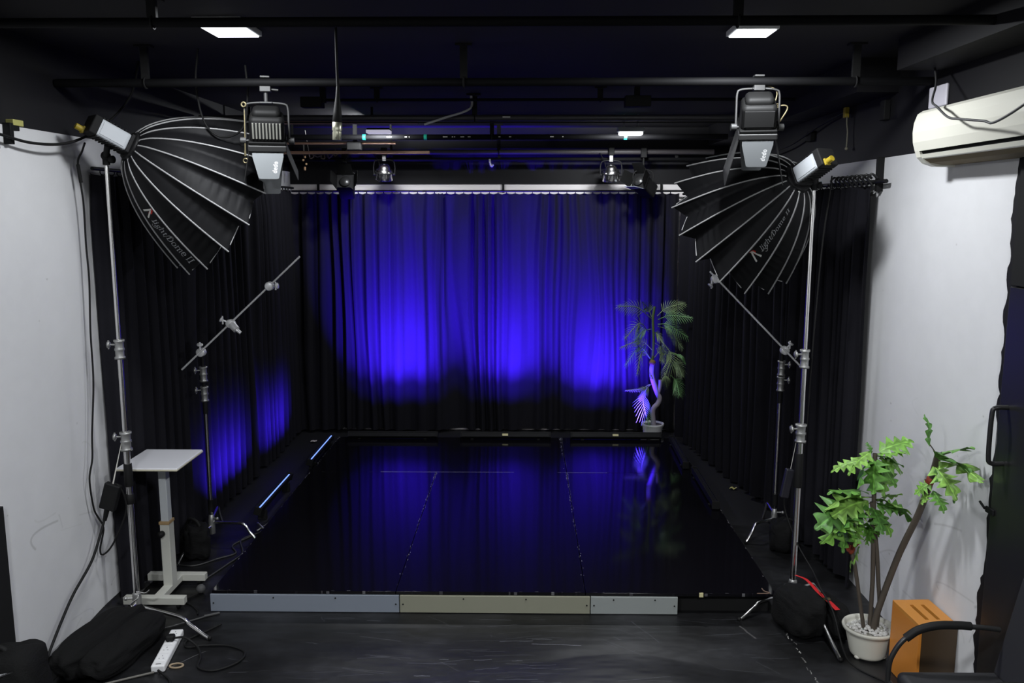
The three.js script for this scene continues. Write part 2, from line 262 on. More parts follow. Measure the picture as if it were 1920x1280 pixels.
{
  const r1 = thing('curtain_rail', 'black curtain rail across the back wall under the white strip', 'curtain rail', [-0.4, 2.712, backZ]);
  part(r1, 'rail', rod([-2.56, 2.712, backZ], [1.75, 2.712, backZ], 0.011), M.blackMetal);
  for (const x of [-2.3, -0.245, 1.5]) part(r1, 'bracket', [box(x - 0.012, x + 0.012, 2.70, 2.79, ZB, ZB + 0.02), rod([x, 2.715, ZB], [x, 2.712, backZ], 0.008)], M.black);
  const r2 = thing('curtain_rail', 'black curtain rail above the left side curtain', 'curtain rail', [-2.53, 2.745, -7.2]);
  part(r2, 'rail', rod([-2.535, 2.745, -5.05], [-2.53, 2.745, -9.4], 0.011), M.blackMetal);
  for (const z of [-5.6, -7.4, -9.1]) part(r2, 'bracket', rod([XL, 2.745, z], [-2.53, 2.745, z], 0.009), M.black);
  const r3 = thing('curtain_rail', 'black curtain rail with bunched hooks at the upper right by the white wall', 'curtain rail', [2.0, 2.68, -7.2]);
  part(r3, 'rail', [0, 1, 2, 3].map(k => { const a = rightPath(k / 4), b = rightPath((k + 1) / 4); if (!k) { a[0] = 2.19; a[1] = -5.3; } return rod([a[0], 2.678, a[1]], [b[0], 2.678, b[1]], 0.013); }), M.blackMetal);
  part(r3, 'bracket', [box(2.19, XR, 2.62, 2.83, -5.47, -5.44), rod([XR, 2.68, -5.45], [2.15, 2.68, -5.45], 0.01)], M.black);
  part(r3, 'bracket', rod([XR, 2.68, -7.4], [1.97, 2.68, -7.4], 0.01), M.black);
  for (let k = 0; k < 9; k++) { const p = rightPath(0.01 + k * 0.028); part(r3, 'hook', [tube([[p[0], 2.66, p[1]], [p[0] - 0.03, 2.7, p[1]], [p[0] - 0.012, 2.725, p[1] + 0.02], [p[0] + 0.02, 2.7, p[1] + 0.02]], 0.008, 12, 6)], M.blackGloss); }
}

// ------------------------------------------------------------------ blue light bars
function lightBar(name, label, c, alongZ, lit, tilt, bits, drop = 0.036) {
  const t = thing(name, label, 'light bar', c, 'light bars around the stage'); delete t.userData.group;
  const L = 0.93, R = g => { g.rotateX(tilt); if (alongZ) g.rotateY(Math.PI / 2); return g; };     // local: long axis x, lens faces +y before tilt (towards -z)
  part(t, 'housing', R(merge([new RoundedBoxGeometry(L, 0.05, 0.05, 2, 0.008), box(-L / 2, L / 2, 0.022, 0.034, -0.026, -0.018), box(-L / 2, L / 2, 0.022, 0.034, 0.018, 0.026)])), M.blackMetal, null, true);
  part(t, 'lens_strip', R(box(-L / 2 + 0.02, L / 2 - 0.02, 0.024, 0.0275, -0.005, 0.005)), lit ? M.blueGlow : M.blackGloss, null, true);
  for (const s of [-1, 1]) { part(t, 'end_cap', R(box(s * L / 2 - 0.006, s * L / 2 + 0.012, -0.03, 0.036, -0.03, 0.03, 0.004)), M.black, null, true);
    const f = box(s * (L / 2 - 0.12) - 0.015, s * (L / 2 - 0.12) + 0.015, -drop, -0.0255, -0.035, 0.035, 0.002); if (alongZ) f.rotateY(Math.PI / 2); part(t, 'foot', f, M.black, null, true); }
  if (bits) part(t, 'tape_label', R(box(-0.03, 0.03, -0.012, 0.012, 0.0255, 0.0265)), M.skinTape, 'small yellowed tape label', true);
  return t;
}
const bx = [-1.385, -0.205, 0.945];
['leftmost of the three floor light bars along the stage back, no tape label', 'middle floor light bar along the stage back, yellow tape label', 'right floor light bar along the stage back ending at the palm pot'].forEach((lab, i) => {
  lightBar('light_bar', lab, [bx[i], 0.176, -8.67], false, false, -0.7, i > 0);
  [-0.24, 0, 0.24].forEach((dx, k) => {
    const pw = BAR_POWER * [[0.75, 1.25, 0.7], [0.45, 1.25, 0.6], [1.0, 0.75, 0.5]][i][k], x = bx[i] + dx, low = i === 2 ? -0.22 : 0;
    barLight(x, 0.222, -8.712, x, 1.2 + low, backZ, pw, 0.53);
    barLight(x, 0.222, -8.712, x, 1.6 + low, backZ, pw * (i === 2 ? 0.12 : 0.34), 0.34);
    barLight(x, 0.222, -8.712, x, 0.78 + low * 0.5, backZ, pw * 0.1, 0.55);
  });
});
const lb = [[-2.15, 0.075, -7.02, 'near left floor light bar with a lit blue strip'], [-2.07, 0.075, -8.37, 'far left floor light bar with a lit blue strip']];
for (const [x, y, z, lab] of lb) {
  lightBar('light_bar', lab, [x, y + 0.03, z], true, true, 0.3, false, y + 0.029);
  for (let k = 0; k < 5; k++) { const zz = z - 0.36 + k * 0.18; barLight(x - 0.012, y + 0.066, zz, -2.52, y + 0.33, zz, SIDE_POWER * [0.8, 1.1, 0.8, 1.15, 0.9][k], 0.6); }
}
lightBar('light_bar', 'near right floor light bar, unlit, at the stage edge', [1.53, 0.176, -7.02], true, false, 0, false).rotation.y = -0.012;
lightBar('light_bar', 'far right floor light bar, unlit, below the palm', [1.50, 0.176, -8.1], true, false, 0, true).rotation.y = -0.03;

// ------------------------------------------------------------------ ceiling grid
function pipeRun(label, y, z, r, x0, x1, hangers, extra, m = M.pipe) {
  const t = thing('lighting_pipe', label, 'pipe', [0, y, z]);
  part(t, 'tube', rod([x0, y, z], [x1, y, z], r, r, 16), m);
  for (const x of hangers) part(t, 'hanger', [box(x - 0.02, x + 0.02, y + r * 0.6, HC, z - 0.012, z + 0.012), box(x - 0.045, x + 0.045, HC - 0.012, HC, z - 0.03, z + 0.03), ring([x, y, z], r + 0.005, 0.005, [1, 0, 0])], M.black);
  if (extra) extra(t);
  return t;
}
pipeRun('nearest black ceiling pipe, just in front of the two bright panels', 3.297, -3.8, 0.021, -2.6, 2.22, [-1.6, 0.9], null);
pipeRun('black ceiling pipe that the two near spotlights hang from', 3.198, -4.85, 0.023, -2.6, 2.22, [-0.34, -2.1, 1.8], null);
pipeRun('thin black conduit running under the ceiling behind the near spotlights', 3.31, -6.5, 0.011, -1.5, 2.0, [-1.1, 0.55], null);
pipeRun('ceiling pipe level with the loose hanging grey strap', 3.222, -6.9, 0.024, -2.58, 2.2, [-0.4], t => { part(t, 'paint_chip', box(-0.18, -0.12, 3.222, 3.23, -6.876, -6.874), M.paper); part(t, 'cable_run', rod([-2.5, 3.19, -6.9], [2, 3.186, -6.9], 0.006), M.rubber); }, mat([0.04, 0.038, 0.042], 0.4));
pipeRun('ceiling pipe with small green tape bands and flaked paint', 3.216, -8.6, 0.027, -2.58, 1.98, [-0.33], t => { for (const x of [-1.59, -0.985, 0.98]) part(t, 'tape_band', new THREE.CylinderGeometry(0.0285, 0.0285, 0.03, 16).rotateZ(Math.PI / 2).translate(x, 3.216, -8.6), M.green, 'green tape band'); for (let i = 0; i < 12; i++) { const x = rr(-1.5, 0.5); part(t, 'paint_chip', box(x, x + rr(0.01, 0.05), 3.212, 3.222, -8.574, -8.572), M.paper); } });
pipeRun('rearmost upper pipe that the chrome lamps hang from', 3.112, -9.2, 0.027, -2.58, 1.98, [-0.28], t => { part(t, 'paint_chip', box(-1.74, -1.68, 3.11, 3.12, -9.174, -9.172), M.paper); }, mat([0.045, 0.04, 0.042], 0.5));
pipeRun('rearmost lower pipe just in front of the black upper wall', 3.04, -9.26, 0.02, -2.58, 1.98, [], t => { for (const x of [-2.2, -0.28, 1.6]) part(t, 'hanger', box(x - 0.015, x + 0.015, 3.05, 3.12, -9.275, -9.245), M.black); });
{ // added strips: warm light at the left between the pipes, painted brown
  const bt = [[3.28, -7.7, -2.55, -0.95, 0.05, 'wide added brown strip painting warm light under the ceiling at the left, widest of the three'], [3.17, -8.75, -2.55, -1.3, 0.022, 'thin added brown strip painting warm light just below the taped pipe'], [3.10, -9.08, -2.55, -1.0, 0.03, 'added brown strip painting warm light low at the back beside tangled cable']];
  for (const [y, z, a, b, h, lab] of bt) solo('painted_light_strip', lab, 'painted_light', [box(a, b, y - h / 2, y + h / 2, z - 0.03, z + 0.03, 0.003)], M.brown).add(...[a + 0.12, b - 0.4].map(x => { const m = new THREE.Mesh(new THREE.BoxGeometry(0.02, HC - y, 0.02).translate(x - (a + b) / 2, (HC - y) / 2 + h / 2, 0), M.black); m.name = 'hanger'; m.castShadow = m.receiveShadow = true; return m; }));
}
// ceiling light panels
function panelLight(x, z, w, d, label, nits) {
  const y = 3.385, t = thing('ceiling_light', label, 'ceiling light', [x, y, z]);
  part(t, 'frame', [box(x - w / 2 - 0.012, x + w / 2 + 0.012, y - 0.012, HC, z - d / 2 - 0.012, z + d / 2 + 0.012, 0.004)], M.white);
  part(t, 'diffuser', box(x - w / 2, x + w / 2, y - 0.018, y - 0.0115, z - d / 2, z + d / 2, 0.003), M.glow);
  areaLight(x, y - 0.02, z, w, d, nits, PANEL_COLOR);
}
panelLight(-1.455, -4.33, 0.21, 0.31, 'bright square ceiling light panel above the left spotlight', PANEL_NITS);
panelLight(1.125, -4.44, 0.19, 0.18, 'bright ceiling light panel above the right spotlight', RIGHT_NITS);
// unseen panels added over the camera to light the foreground, spaced like the grid
panelLight(-1.455, -0.6, 0.3, 0.3, 'added ceiling light panel on the left, unseen over the viewer', ADDED_NITS);
panelLight(1.125, -0.6, 0.3, 0.3, 'added ceiling light panel on the right, unseen over the viewer', ADDED_NITS);
{
  const t = thing('ceiling_light', 'small lit ceiling fitting at the back right among the pipes', 'ceiling light', [0.995, 3.235, -8.3]);
  part(t, 'housing', [box(0.868, 1.122, 3.236, 3.28, -8.36, -8.24, 0.012), rod([0.93, 3.28, -8.3], [0.93, HC, -8.3], 0.008), rod([1.06, 3.28, -8.3], [1.06, HC, -8.3], 0.008)], M.lampBody);
  part(t, 'diffuser', box(0.882, 1.108, 3.205, 3.238, -8.345, -8.25, 0.014), M.glow);
  areaLight(0.995, 3.203, -8.3, 0.22, 0.09, BATTEN_NITS, PANEL_COLOR);
  sideLight(0.995, 3.22, -8.347, 0.22, 0.028, Math.PI * 0, BATTEN_NITS * 2.2);
  const d = thing('ceiling_light', 'thin lavender-white fitting at the back left beside the green tape', 'ceiling light', [-1.4, 3.245, -8.38]);
  part(d, 'housing', box(-1.515, -1.3, 3.245, 3.28, -8.44, -8.32, 0.004), M.black);
  part(d, 'diffuser', box(-1.52, -1.295, 3.232, 3.262, -8.445, -8.31, 0.004), mat([0.8, 0.78, 0.9], 0.4, 0, { emissive: lin(0.8, 0.78, 1), emissiveIntensity: 0.5 }));
  areaLight(-1.407, 3.229, -8.38, 0.2, 0.11, BATTEN_NITS * 0.45, PANEL_COLOR);
  sideLight(-1.407, 3.247, -8.45, 0.2, 0.026, 0, BATTEN_NITS * 2.2);
  sideLight(-1.525, 3.247, -8.38, 0.12, 0.026, Math.PI / 2, BATTEN_NITS * 2.2);
}

// ------------------------------------------------------------------ spotlights
function dimText(word) { return canvasTexture(256, 256, (g) => { g.fillStyle = '#868a8c'; g.fillRect(0, 0, 256, 256); g.save(); g.translate(196, 200); g.rotate(-Math.PI / 2 + 0.12); g.fillStyle = '#ffffff'; g.font = 'bold 50px sans-serif'; g.fillText(word, 0, 0); g.restore(); }); }
const printedDim = new THREE.MeshStandardMaterial({ map: dimText('dedo'), color: lin(0.42, 0.42, 0.42), roughness: 0.5 });
const printed = new THREE.MeshStandardMaterial({ map: dimText('dedo'), roughness: 0.45 });
function spotlight(label, px, py, pz, tilt, turn, openSides, yokeTurn, vents = true) {
  const t = thing('stage_spotlight', label, 'spotlight', [px, py, pz]);
  const mtx = new THREE.Matrix4().makeTranslation(px, py, pz).multiply(new THREE.Matrix4().makeRotationY(turn)).multiply(new THREE.Matrix4().makeRotationX(tilt));
  const T = g => g.applyMatrix4(mtx);
  // local: beam leaves along -y, +z faces the camera
  part(t, 'body', T(merge([new RoundedBoxGeometry(0.186, 0.15, 0.18, 4, 0.03).translate(0, 0.075, 0), new RoundedBoxGeometry(0.15, 0.06, 0.13, 3, 0.028).translate(0, 0.155, 0), box(-0.1, 0.1, 0.0, 0.02, -0.1, 0.1, 0.006)])), M.spotBlack);
  part(t, 'vent_recess', T(box(-0.078, 0.078, 0.035, 0.125, 0.086, 0.0915, 0.002)), M.black);
  if (vents) for (let i = 0; i < 9; i++) part(t, 'vent_fin', T(box(-0.076 + i * 0.0178, -0.0675 + i * 0.0178, 0.036, 0.122, 0.0905, 0.0955, 0.001)), mat([0.16, 0.16, 0.14], 0.5));
  part(t, 'front_flange', T(merge([box(-0.103, 0.103, -0.035, 0.002, -0.103, 0.103, 0.008), ring([0, -0.04, 0], 0.085, 0.01, [0, 1, 0])])), M.leafDark);
  part(t, 'lens', T(new THREE.SphereGeometry(0.08, 24, 8, 0, 6.284, 0, 0.7).rotateX(Math.PI).translate(0, 0.02, 0)), M.blackGloss);
  // barn doors: hinge line, top width, tip width, length, opening
  const leaf = (ang, wTop, wTip, L, open, m, name) => {
    const g = prism([[-wTop / 2, 0], [wTop / 2, 0], [wTop / 2, -0.02], [wTip / 2 + 0.004, -L + 0.004], [wTip / 2 - 0.006, -L], [-wTip / 2 + 0.006, -L], [-wTip / 2 - 0.004, -L + 0.004], [-wTop / 2, -0.02]], 0.003);
    const U = g.attributes.uv, P = g.attributes.position; for (let i = 0; i < P.count; i++) U.setXY(i, P.getX(i) / wTop + 0.5, 1 + P.getY(i) / L);
    g.rotateX(-open).translate(0, -0.04, 0.1).rotateY(ang);
    return part(t, 'barn_door', T(g), m, name);
  };
  leaf(0, 0.165, 0.1, 0.14, 0.2, openSides ? printedDim : printed, 'grey barn door with white lettering');
  leaf(Math.PI, 0.175, 0.1, openSides ? 0.27 : 0.31, 0.05, M.leafGrey);
  leaf(Math.PI / 2, 0.18, openSides ? 0.2 : 0.16, openSides ? 0.27 : 0.17, openSides ? 0.22 : 0.35, M.leafDark); leaf(-Math.PI / 2, 0.18, openSides ? 0.2 : 0.16, openSides ? 0.27 : 0.17, openSides ? 0.22 : 0.2, M.leafDark);
  const Y = new THREE.Matrix4().makeTranslation(px, py, pz).multiply(new THREE.Matrix4().makeRotationY(yokeTurn)), TY = g => g.applyMatrix4(Y);
  part(t, 'yoke', TY(merge([tube([[-0.118, -0.0, 0], [-0.118, 0.1, 0], [-0.116, 0.178, 0], [-0.095, 0.2, 0], [0, 0.206, 0], [0.095, 0.2, 0], [0.116, 0.178, 0], [0.118, 0.1, 0], [0.118, 0, 0]], 0.006, 60, 8), box(-0.035, 0.035, 0.2, 0.21, -0.018, 0.018, 0.003)])), M.leafDark);
  for (const s of [-1, 1]) part(t, 'knob', TY(merge([new THREE.CylinderGeometry(0.019, 0.019, 0.03, 14).rotateZ(Math.PI / 2).translate(s * 0.13, 0, 0), new THREE.CylinderGeometry(0.007, 0.007, 0.05, 8).rotateZ(Math.PI / 2).translate(s * 0.108, 0, 0)])), M.leafDark);
  const top = 3.198 - py;
  part(t, 'pipe_clamp', TY(merge([rod([0, 0.205, 0], [0, top - 0.03, 0], 0.011), box(-0.03, 0.03, top - 0.05, top - 0.02, -0.024, 0.024, 0.004), box(-0.026, 0.026, top - 0.03, top + 0.034, -0.036, -0.025, 0.003), box(-0.026, 0.026, top + 0.025, top + 0.036, -0.036, 0.02, 0.003), rod([0.02, top - 0.035, 0], [0.07, top - 0.04, 0.01], 0.006)])), M.clampDark);
  return t;
}
const sl = spotlight('black stage spotlight on the left with ribbed vent, hanging before the softbox', -1.437, 2.885, -4.85, 0.36, 0.26, false, 0.16);
part(sl, 'safety_cable', [rod([-1.553, 3.07, -4.83], [-1.556, 2.8, -4.82], 0.004), ring([-1.553, 3.078, -4.82], 0.012, 0.005), ring([-1.556, 2.775, -4.82], 0.012, 0.0035), rod([-1.556, 2.8, -4.82], [-1.556, 2.83, -4.82], 0.006)], M.brass);
const sr = spotlight('black stage spotlight on the right with open side doors, hanging before the softbox', 1.276, 2.955, -4.85, 0.48, -0.16, true, 0.02, false);
part(sr, 'safety_cable', [tube([[1.385, 3.07, -4.87], [1.43, 3.072, -4.86], [1.44, 3.05, -4.86], [1.4, 2.98, -4.87]], 0.0045, 20, 6), ring([1.385, 3.07, -4.86], 0.01, 0.004), tube([[1.37, 3.08, -4.86], [1.38, 3.14, -4.86], [1.35, 3.17, -4.86], [1.31, 3.18, -4.86]], 0.004, 16, 6)], M.brass);

function farSpot(label, x, y, z, turn, pale) {
  const t = thing('stage_spotlight', label, 'spotlight', [x, y, z]);
  const mtx = new THREE.Matrix4().makeTranslation(x, y, z).multiply(new THREE.Matrix4().makeRotationY(turn)).multiply(new THREE.Matrix4().makeRotationX(-0.5)), T = g => g.applyMatrix4(mtx);
  part(t, 'body', T(merge([new RoundedBoxGeometry(0.16, 0.16, 0.22, 3, 0.025).translate(0, 0, -0.05), box(-0.09, 0.09, -0.09, 0.09, 0.05, 0.075, 0.005)])), M.blackMetal);
  part(t, 'lens', T(new THREE.SphereGeometry(0.08, 20, 8, 0, 6.284, 0, 0.8).rotateX(Math.PI / 2).translate(0, 0, 0.04)), M.blackGloss);
  for (const [a, m] of [[0, M.spotBlack], [Math.PI, pale ? M.lampBody : M.spotBlack], [Math.PI / 2, M.spotBlack], [-Math.PI / 2, M.spotBlack]])
    part(t, 'barn_door', T(prism([[-0.085, 0], [0.085, 0], [0.065, 0.14], [-0.065, 0.14]], 0.003).rotateX(Math.PI / 2 - 0.35).translate(0, 0.09, 0.078).rotateZ(a)), m);
  part(t, 'yoke', [tube([[x - 0.1, y, z], [x - 0.1, y + 0.12, z], [x, y + 0.16, z], [x + 0.1, y + 0.12, z], [x + 0.1, y, z]], 0.007, 30, 6), rod([x, y + 0.16, z], [x, 3.1, z], 0.01), box(x - 0.03, x + 0.03, 3.05, 3.15, z - 0.035, z + 0.035, 0.005)], M.black);
  return t;
}
farSpot('small black spotlight at the back left above the curtain, facing the room', -1.9, 2.76, -9.16, 0.1, false);
farSpot('small black spotlight at the back right with one pale barn door', 1.24, 2.77, -9.16, -0.75, true);
function chromeLamp(label, x, y, z, lean) {
  const t = thing('chrome_lamp', label, 'stage lamp', [x, y, z]);
  const mtx = new THREE.Matrix4().makeTranslation(x, y, z).multiply(new THREE.Matrix4().makeRotationZ(lean)).multiply(new THREE.Matrix4().makeRotationX(0.25)), T = g => g.applyMatrix4(mtx);
  part(t, 'can', T(new THREE.LatheGeometry([[0, 0.09], [0.04, 0.085], [0.062, 0.06], [0.066, 0.035], [0.085, 0.03], [0.09, 0.0], [0.088, -0.03], [0.092, -0.035], [0.092, -0.075], [0.086, -0.08], [0.08, -0.06], [0, -0.055]].map(p => new THREE.Vector2(...p)), 28)), M.chrome);
  part(t, 'band', T(ring([0, 0.0, 0], 0.091, 0.006, [0, 1, 0])), M.blackMetal);
  part(t, 'yoke', [tube([[x - 0.11, y - 0.02, z], [x - 0.112, y + 0.07, z], [x - 0.08, y + 0.125, z], [x + 0.08, y + 0.125, z], [x + 0.112, y + 0.07, z], [x + 0.11, y - 0.02, z]], 0.007, 40, 6), rod([x - 0.115, y - 0.02, z], [x - 0.085, y - 0.02, z], 0.012), rod([x + 0.115, y - 0.02, z], [x + 0.085, y - 0.02, z], 0.012)], M.blackMetal);
  part(t, 'hanging_bar', [box(x - 0.018, x + 0.018, y + 0.12, 3.09, z - 0.006, z + 0.006, 0.002)], M.white, 'white metal hanging bar');
  part(t, 'pipe_clamp', box(x - 0.03, x + 0.03, 3.075, 3.155, z - 0.04, z + 0.04, 0.008), M.black);
  part(t, 'power_cable', tube([[x, y - 0.02, z + 0.09], [x - 0.05, y - 0.1, z + 0.06], [x - 0.06, y + 0.1, z - 0.04], [x - 0.12, 3.1, z]], 0.005, 24, 6), M.rubber);
  return t;
}
chromeLamp('small chrome stage lamp at the back left on a white bar', -1.49, 2.9, -9.16, -0.1);
chromeLamp('small chrome stage lamp at the back right on a white bar', 0.9, 2.89, -9.16, 0.08);

// ------------------------------------------------------------------ odds and ends under the ceiling
{
  const c = thing('hanging_cable', 'black cable hanging from the ceiling with a metal connector end', 'cable', [-0.93, 2.84, -4.3]);
  part(c, 'cord', tube([[-0.92, HC, -4.3], [-0.92, 3.2, -4.3], [-0.918, 3.08, -4.3]], 0.007, 10, 8), M.rubber);
  part(c, 'sleeve', turned([-0.918, 3.1, -4.3], [-0.05, -1, 0], [[0, 0], [0.008, 0], [0.011, 0.05], [0.02, 0.12], [0.024, 0.17], [0.0, 0.172]]), M.rubber);
  part(c, 'connector', turned([-0.9265, 2.929, -4.3], [-0.05, -1, 0], [[0, 0], [0.024, 0], [0.024, 0.038], [0.019, 0.042], [0.022, 0.046], [0.022, 0.084], [0, 0.085]]), mat([0.55, 0.55, 0.42], 0.35, 0.8));
  const s = thing('hanging_strap', 'loose pale grey strap curling down from the ceiling', 'strap', [-0.5, 3.1, -6.8]);
  part(s, 'strap', tube([[-0.425, 3.385, -6.86], [-0.42, 3.31, -6.85], [-0.47, 3.265, -6.83], [-0.62, 3.215, -6.8], [-0.785, 3.16, -6.78]], 0.0095, 40, 8), mat([0.5, 0.5, 0.5], 0.5));
  part(s, 'ceiling_plate', box(-0.46, -0.35, 3.385, HC, -6.9, -6.82, 0.003), M.black);
  solo('junction_box', 'black clamp box on the thin conduit behind the left spotlight', 'box', [box(-1.66, -1.5, 3.255, 3.33, -6.55, -6.45, 0.006), box(-1.52, -1.48, 3.29, 3.4, -6.52, -6.48)], M.black);
  solo('junction_box', 'black clamp box on the thin conduit right of centre', 'box', [box(0.73, 0.92, 3.255, 3.335, -6.55, -6.45, 0.006), box(0.8, 0.84, 3.32, 3.4, -6.52, -6.48)], M.black);
  solo('junction_box', 'small grey box hanging at the far pipe left of the chrome lamp', 'box', [box(-1.78, -1.64, 3.1, 3.18, -8.75, -8.66, 0.008), box(-1.72, -1.69, 3.17, HC, -8.72, -8.69)], M.black);
  solo('junction_box', 'small black box on the dark upper right wall above the curtain end', 'box', box(2.195, XR, 3.03, 3.11, -6.87, -6.77, 0.006), M.black);
  solo('junction_box', 'small black box on the upper right wall nearer the air conditioner', 'box', [box(2.19, XR, 3.05, 3.17, -5.47, -5.4, 0.006)], M.black);
  solo('wall_plate', 'white square plate on the black wall above the air conditioner', 'wall plate', box(2.212, XR, 3.05, 3.165, -4.87, -4.67, 0.01), mat([0.66, 0.64, 0.7], 0.5));
  const yc = thing('tagged_cable', 'thin frayed cable with a yellow tag on the upper right wall', 'cable', [2.2, 2.9, -6.02]);
  part(yc, 'cord', [tube([[2.205, 3.2, -6.05], [2.2, 3.1, -6.04], [2.205, 3.03, -6.03], [2.2, 2.93, -6.02]], 0.005, 24, 6), ball([2.2, 2.92, -6.02], 0.012)], mat([0.2, 0.19, 0.14], 0.7));
  part(yc, 'tag', box(2.185, 2.215, 3.13, 3.2, -6.08, -6.04, 0.004), M.yellow);
  solo('cable', 'black cord sagging along the upper right wall to the yellow tag', 'cable', tube([[2.2, 3.17, -6.1], [2.19, 3.12, -6.6], [2.17, 3.03, -7.2], [2.12, 3.0, -7.8]], 0.007, 30, 6), M.rubber);
  // tangled cable and string lights at the back left
  const pts = []; for (let i = 0; i < 26; i++) pts.push([lerp(-2.35, -1.86, i / 25) + rr(-0.03, 0.03), 3.085 + rr(-0.04, 0.05), -9.16 + rr(-0.02, 0.05)]);
  solo('cable', 'tangled pale cable wrapped on the rear pipe at the left', 'cable', tube(pts, 0.007, 180, 6), mat([0.14, 0.11, 0.08], 0.6));
  const dp = []; for (let i = 0; i < 14; i++) dp.push([-1.9 + rr(-0.03, 0.03), lerp(3.08, 2.88, i / 13), -9.13 + rr(-0.03, 0.03)]);
  solo('cable', 'dark knotted cable hanging beside the small back left spotlight', 'cable', tube(dp, 0.009, 100, 6), M.rubber);
  const hs = thing('hanging_string', 'pale string with little beads hanging at the back left', 'string', [-2.3, 2.9, -9.1]);
  part(hs, 'string', [rod([-2.3, 3.33, -9.1], [-2.26, 3.06, -9.1], 0.004), rod([-2.32, 3.2, -9.1], [-2.32, 3.1, -9.1], 0.008)], M.paper);
  for (const [x, y] of [[-2.31, 3.055], [-2.33, 3.025], [-2.3, 2.985], [-2.315, 2.93], [-2.315, 2.945]]) part(hs, 'bead', ball([x, y, -9.1], 0.012), mat([0.7, 0.45, 0.25], 0.4));
  solo('metal_hook', 'small bright hook hanging from the lower rear pipe near the centre', 'hook', [tube([[-0.38, 3.04, -9.23], [-0.375, 3.0, -9.22], [-0.36, 2.965, -9.22], [-0.34, 2.985, -9.22]], 0.011, 16, 8)], mat([0.7, 0.68, 0.8], 0.3, 0.5));
  solo('cable', 'thin black cable looping down behind the left softbox from the ceiling', 'cable', tube([[-1.82, 3.39, -4.9], [-1.86, 3.2, -4.95], [-1.84, 3.0, -5.0], [-1.75, 2.92, -5.02], [-1.62, 2.97, -5.0], [-1.57, 3.15, -4.95], [-1.56, 3.3, -4.9]], 0.006, 50, 6), M.rubber);
  // cable strung along the left wall to the lamp
  const k = thing('wall_cable', 'black cable strung from the upper left wall to the ceiling past the lamp', 'cable', [-2.5, 2.86, -4.5]);
  part(k, 'cord', tube([[-2.57, 2.89, -3.9], [-2.56, 2.87, -4.2], [-2.54, 2.845, -4.45], [-2.5, 2.86, -4.7], [-2.45, 2.93, -4.9], [-2.4, 3.05, -5.1], [-2.36, 3.2, -5.25], [-2.33, 3.39, -5.3]], 0.0075, 70, 8), M.rubber);
  part(k, 'clip', [box(XL, -2.57, 2.83, 2.935, -4.36, -4.33, 0.003), box(XL, -2.575, 2.9, 2.93, -4.42, -4.34, 0.003)], M.blackMetal);
  part(k, 'clip', [box(XL, -2.57, 2.8, 2.93, -4.235, -4.215, 0.003)], M.blackMetal);
  part(k, 'tape_tag', box(XL, -2.57, 2.925, 2.955, -4.45, -4.36, 0.003), mat([0.4, 0.38, 0.12], 0.6), 'yellow tape tag');
}
{ // air conditioner on the right wall
  const t = thing('air_conditioner', 'cream wall air conditioner at the upper right with a cable across it', 'air conditioner', [2.12, 2.74, -3.95]);
  const z0 = -4.6, z1 = -3.05, X = XR;
  const prof = [[X, 3.03], [X - 0.165, 3.012], [X - 0.19, 2.995], [X - 0.206, 2.95], [X - 0.21, 2.9], [X - 0.205, 2.85], [X - 0.192, 2.805]];
  const inner = prof.slice().reverse().map(p => [p[0] + (p[0] < X - 0.01 ? 0.03 : 0), p[1] - (p[1] > 3 ? 0.02 : 0)]);
  const ex = (pts, a, b) => { const g = new THREE.ExtrudeGeometry(new THREE.Shape(pts.map(p => new THREE.Vector2(p[0], p[1]))), { depth: b - a, bevelEnabled: false }); return g.translate(0, 0, a); };
  part(t, 'front_cover', ex([...prof, [X, 2.805]], z0, z1), M.aircon);
  part(t, 'outlet_slot', ex([[X - 0.18, 2.806], [X - 0.16, 2.77], [X, 2.77], [X, 2.806]], z0 + 0.03, z1), M.black);
  part(t, 'air_flap', ex([[X - 0.183, 2.788], [X - 0.172, 2.768], [X - 0.15, 2.76], [X - 0.155, 2.772]], z0 + 0.04, z1), M.aircon);
  part(t, 'bottom_tray', ex([[X - 0.16, 2.762], [X - 0.13, 2.745], [X - 0.07, 2.735], [X, 2.735], [X, 2.772], [X - 0.15, 2.772]], z0 + 0.02, z1), M.dust, 'dusty brown underside');
  part(t, 'end_cheek', ex([[X, 2.806], [X - 0.192, 2.806], [X - 0.18, 2.775], [X - 0.15, 2.745], [X - 0.1, 2.728], [X, 2.725]], z0, z0 + 0.05), M.aircon);
  solo('cable', 'black cable drooping across the front of the air conditioner', 'cable', tube([[2.17, 3.3, -4.75], [2.1, 3.15, -4.55], [2.0, 3.035, -4.36], [1.96, 2.99, -4.22], [1.94, 2.925, -4.06], [1.94, 2.905, -3.95], [1.94, 2.875, -3.74], [1.935, 2.86, -3.66], [1.94, 2.89, -3.52], [1.96, 2.97, -3.3], [1.98, 3.04, -3.1]], 0.0055, 90, 8), mat(0.05, 0.45));
}

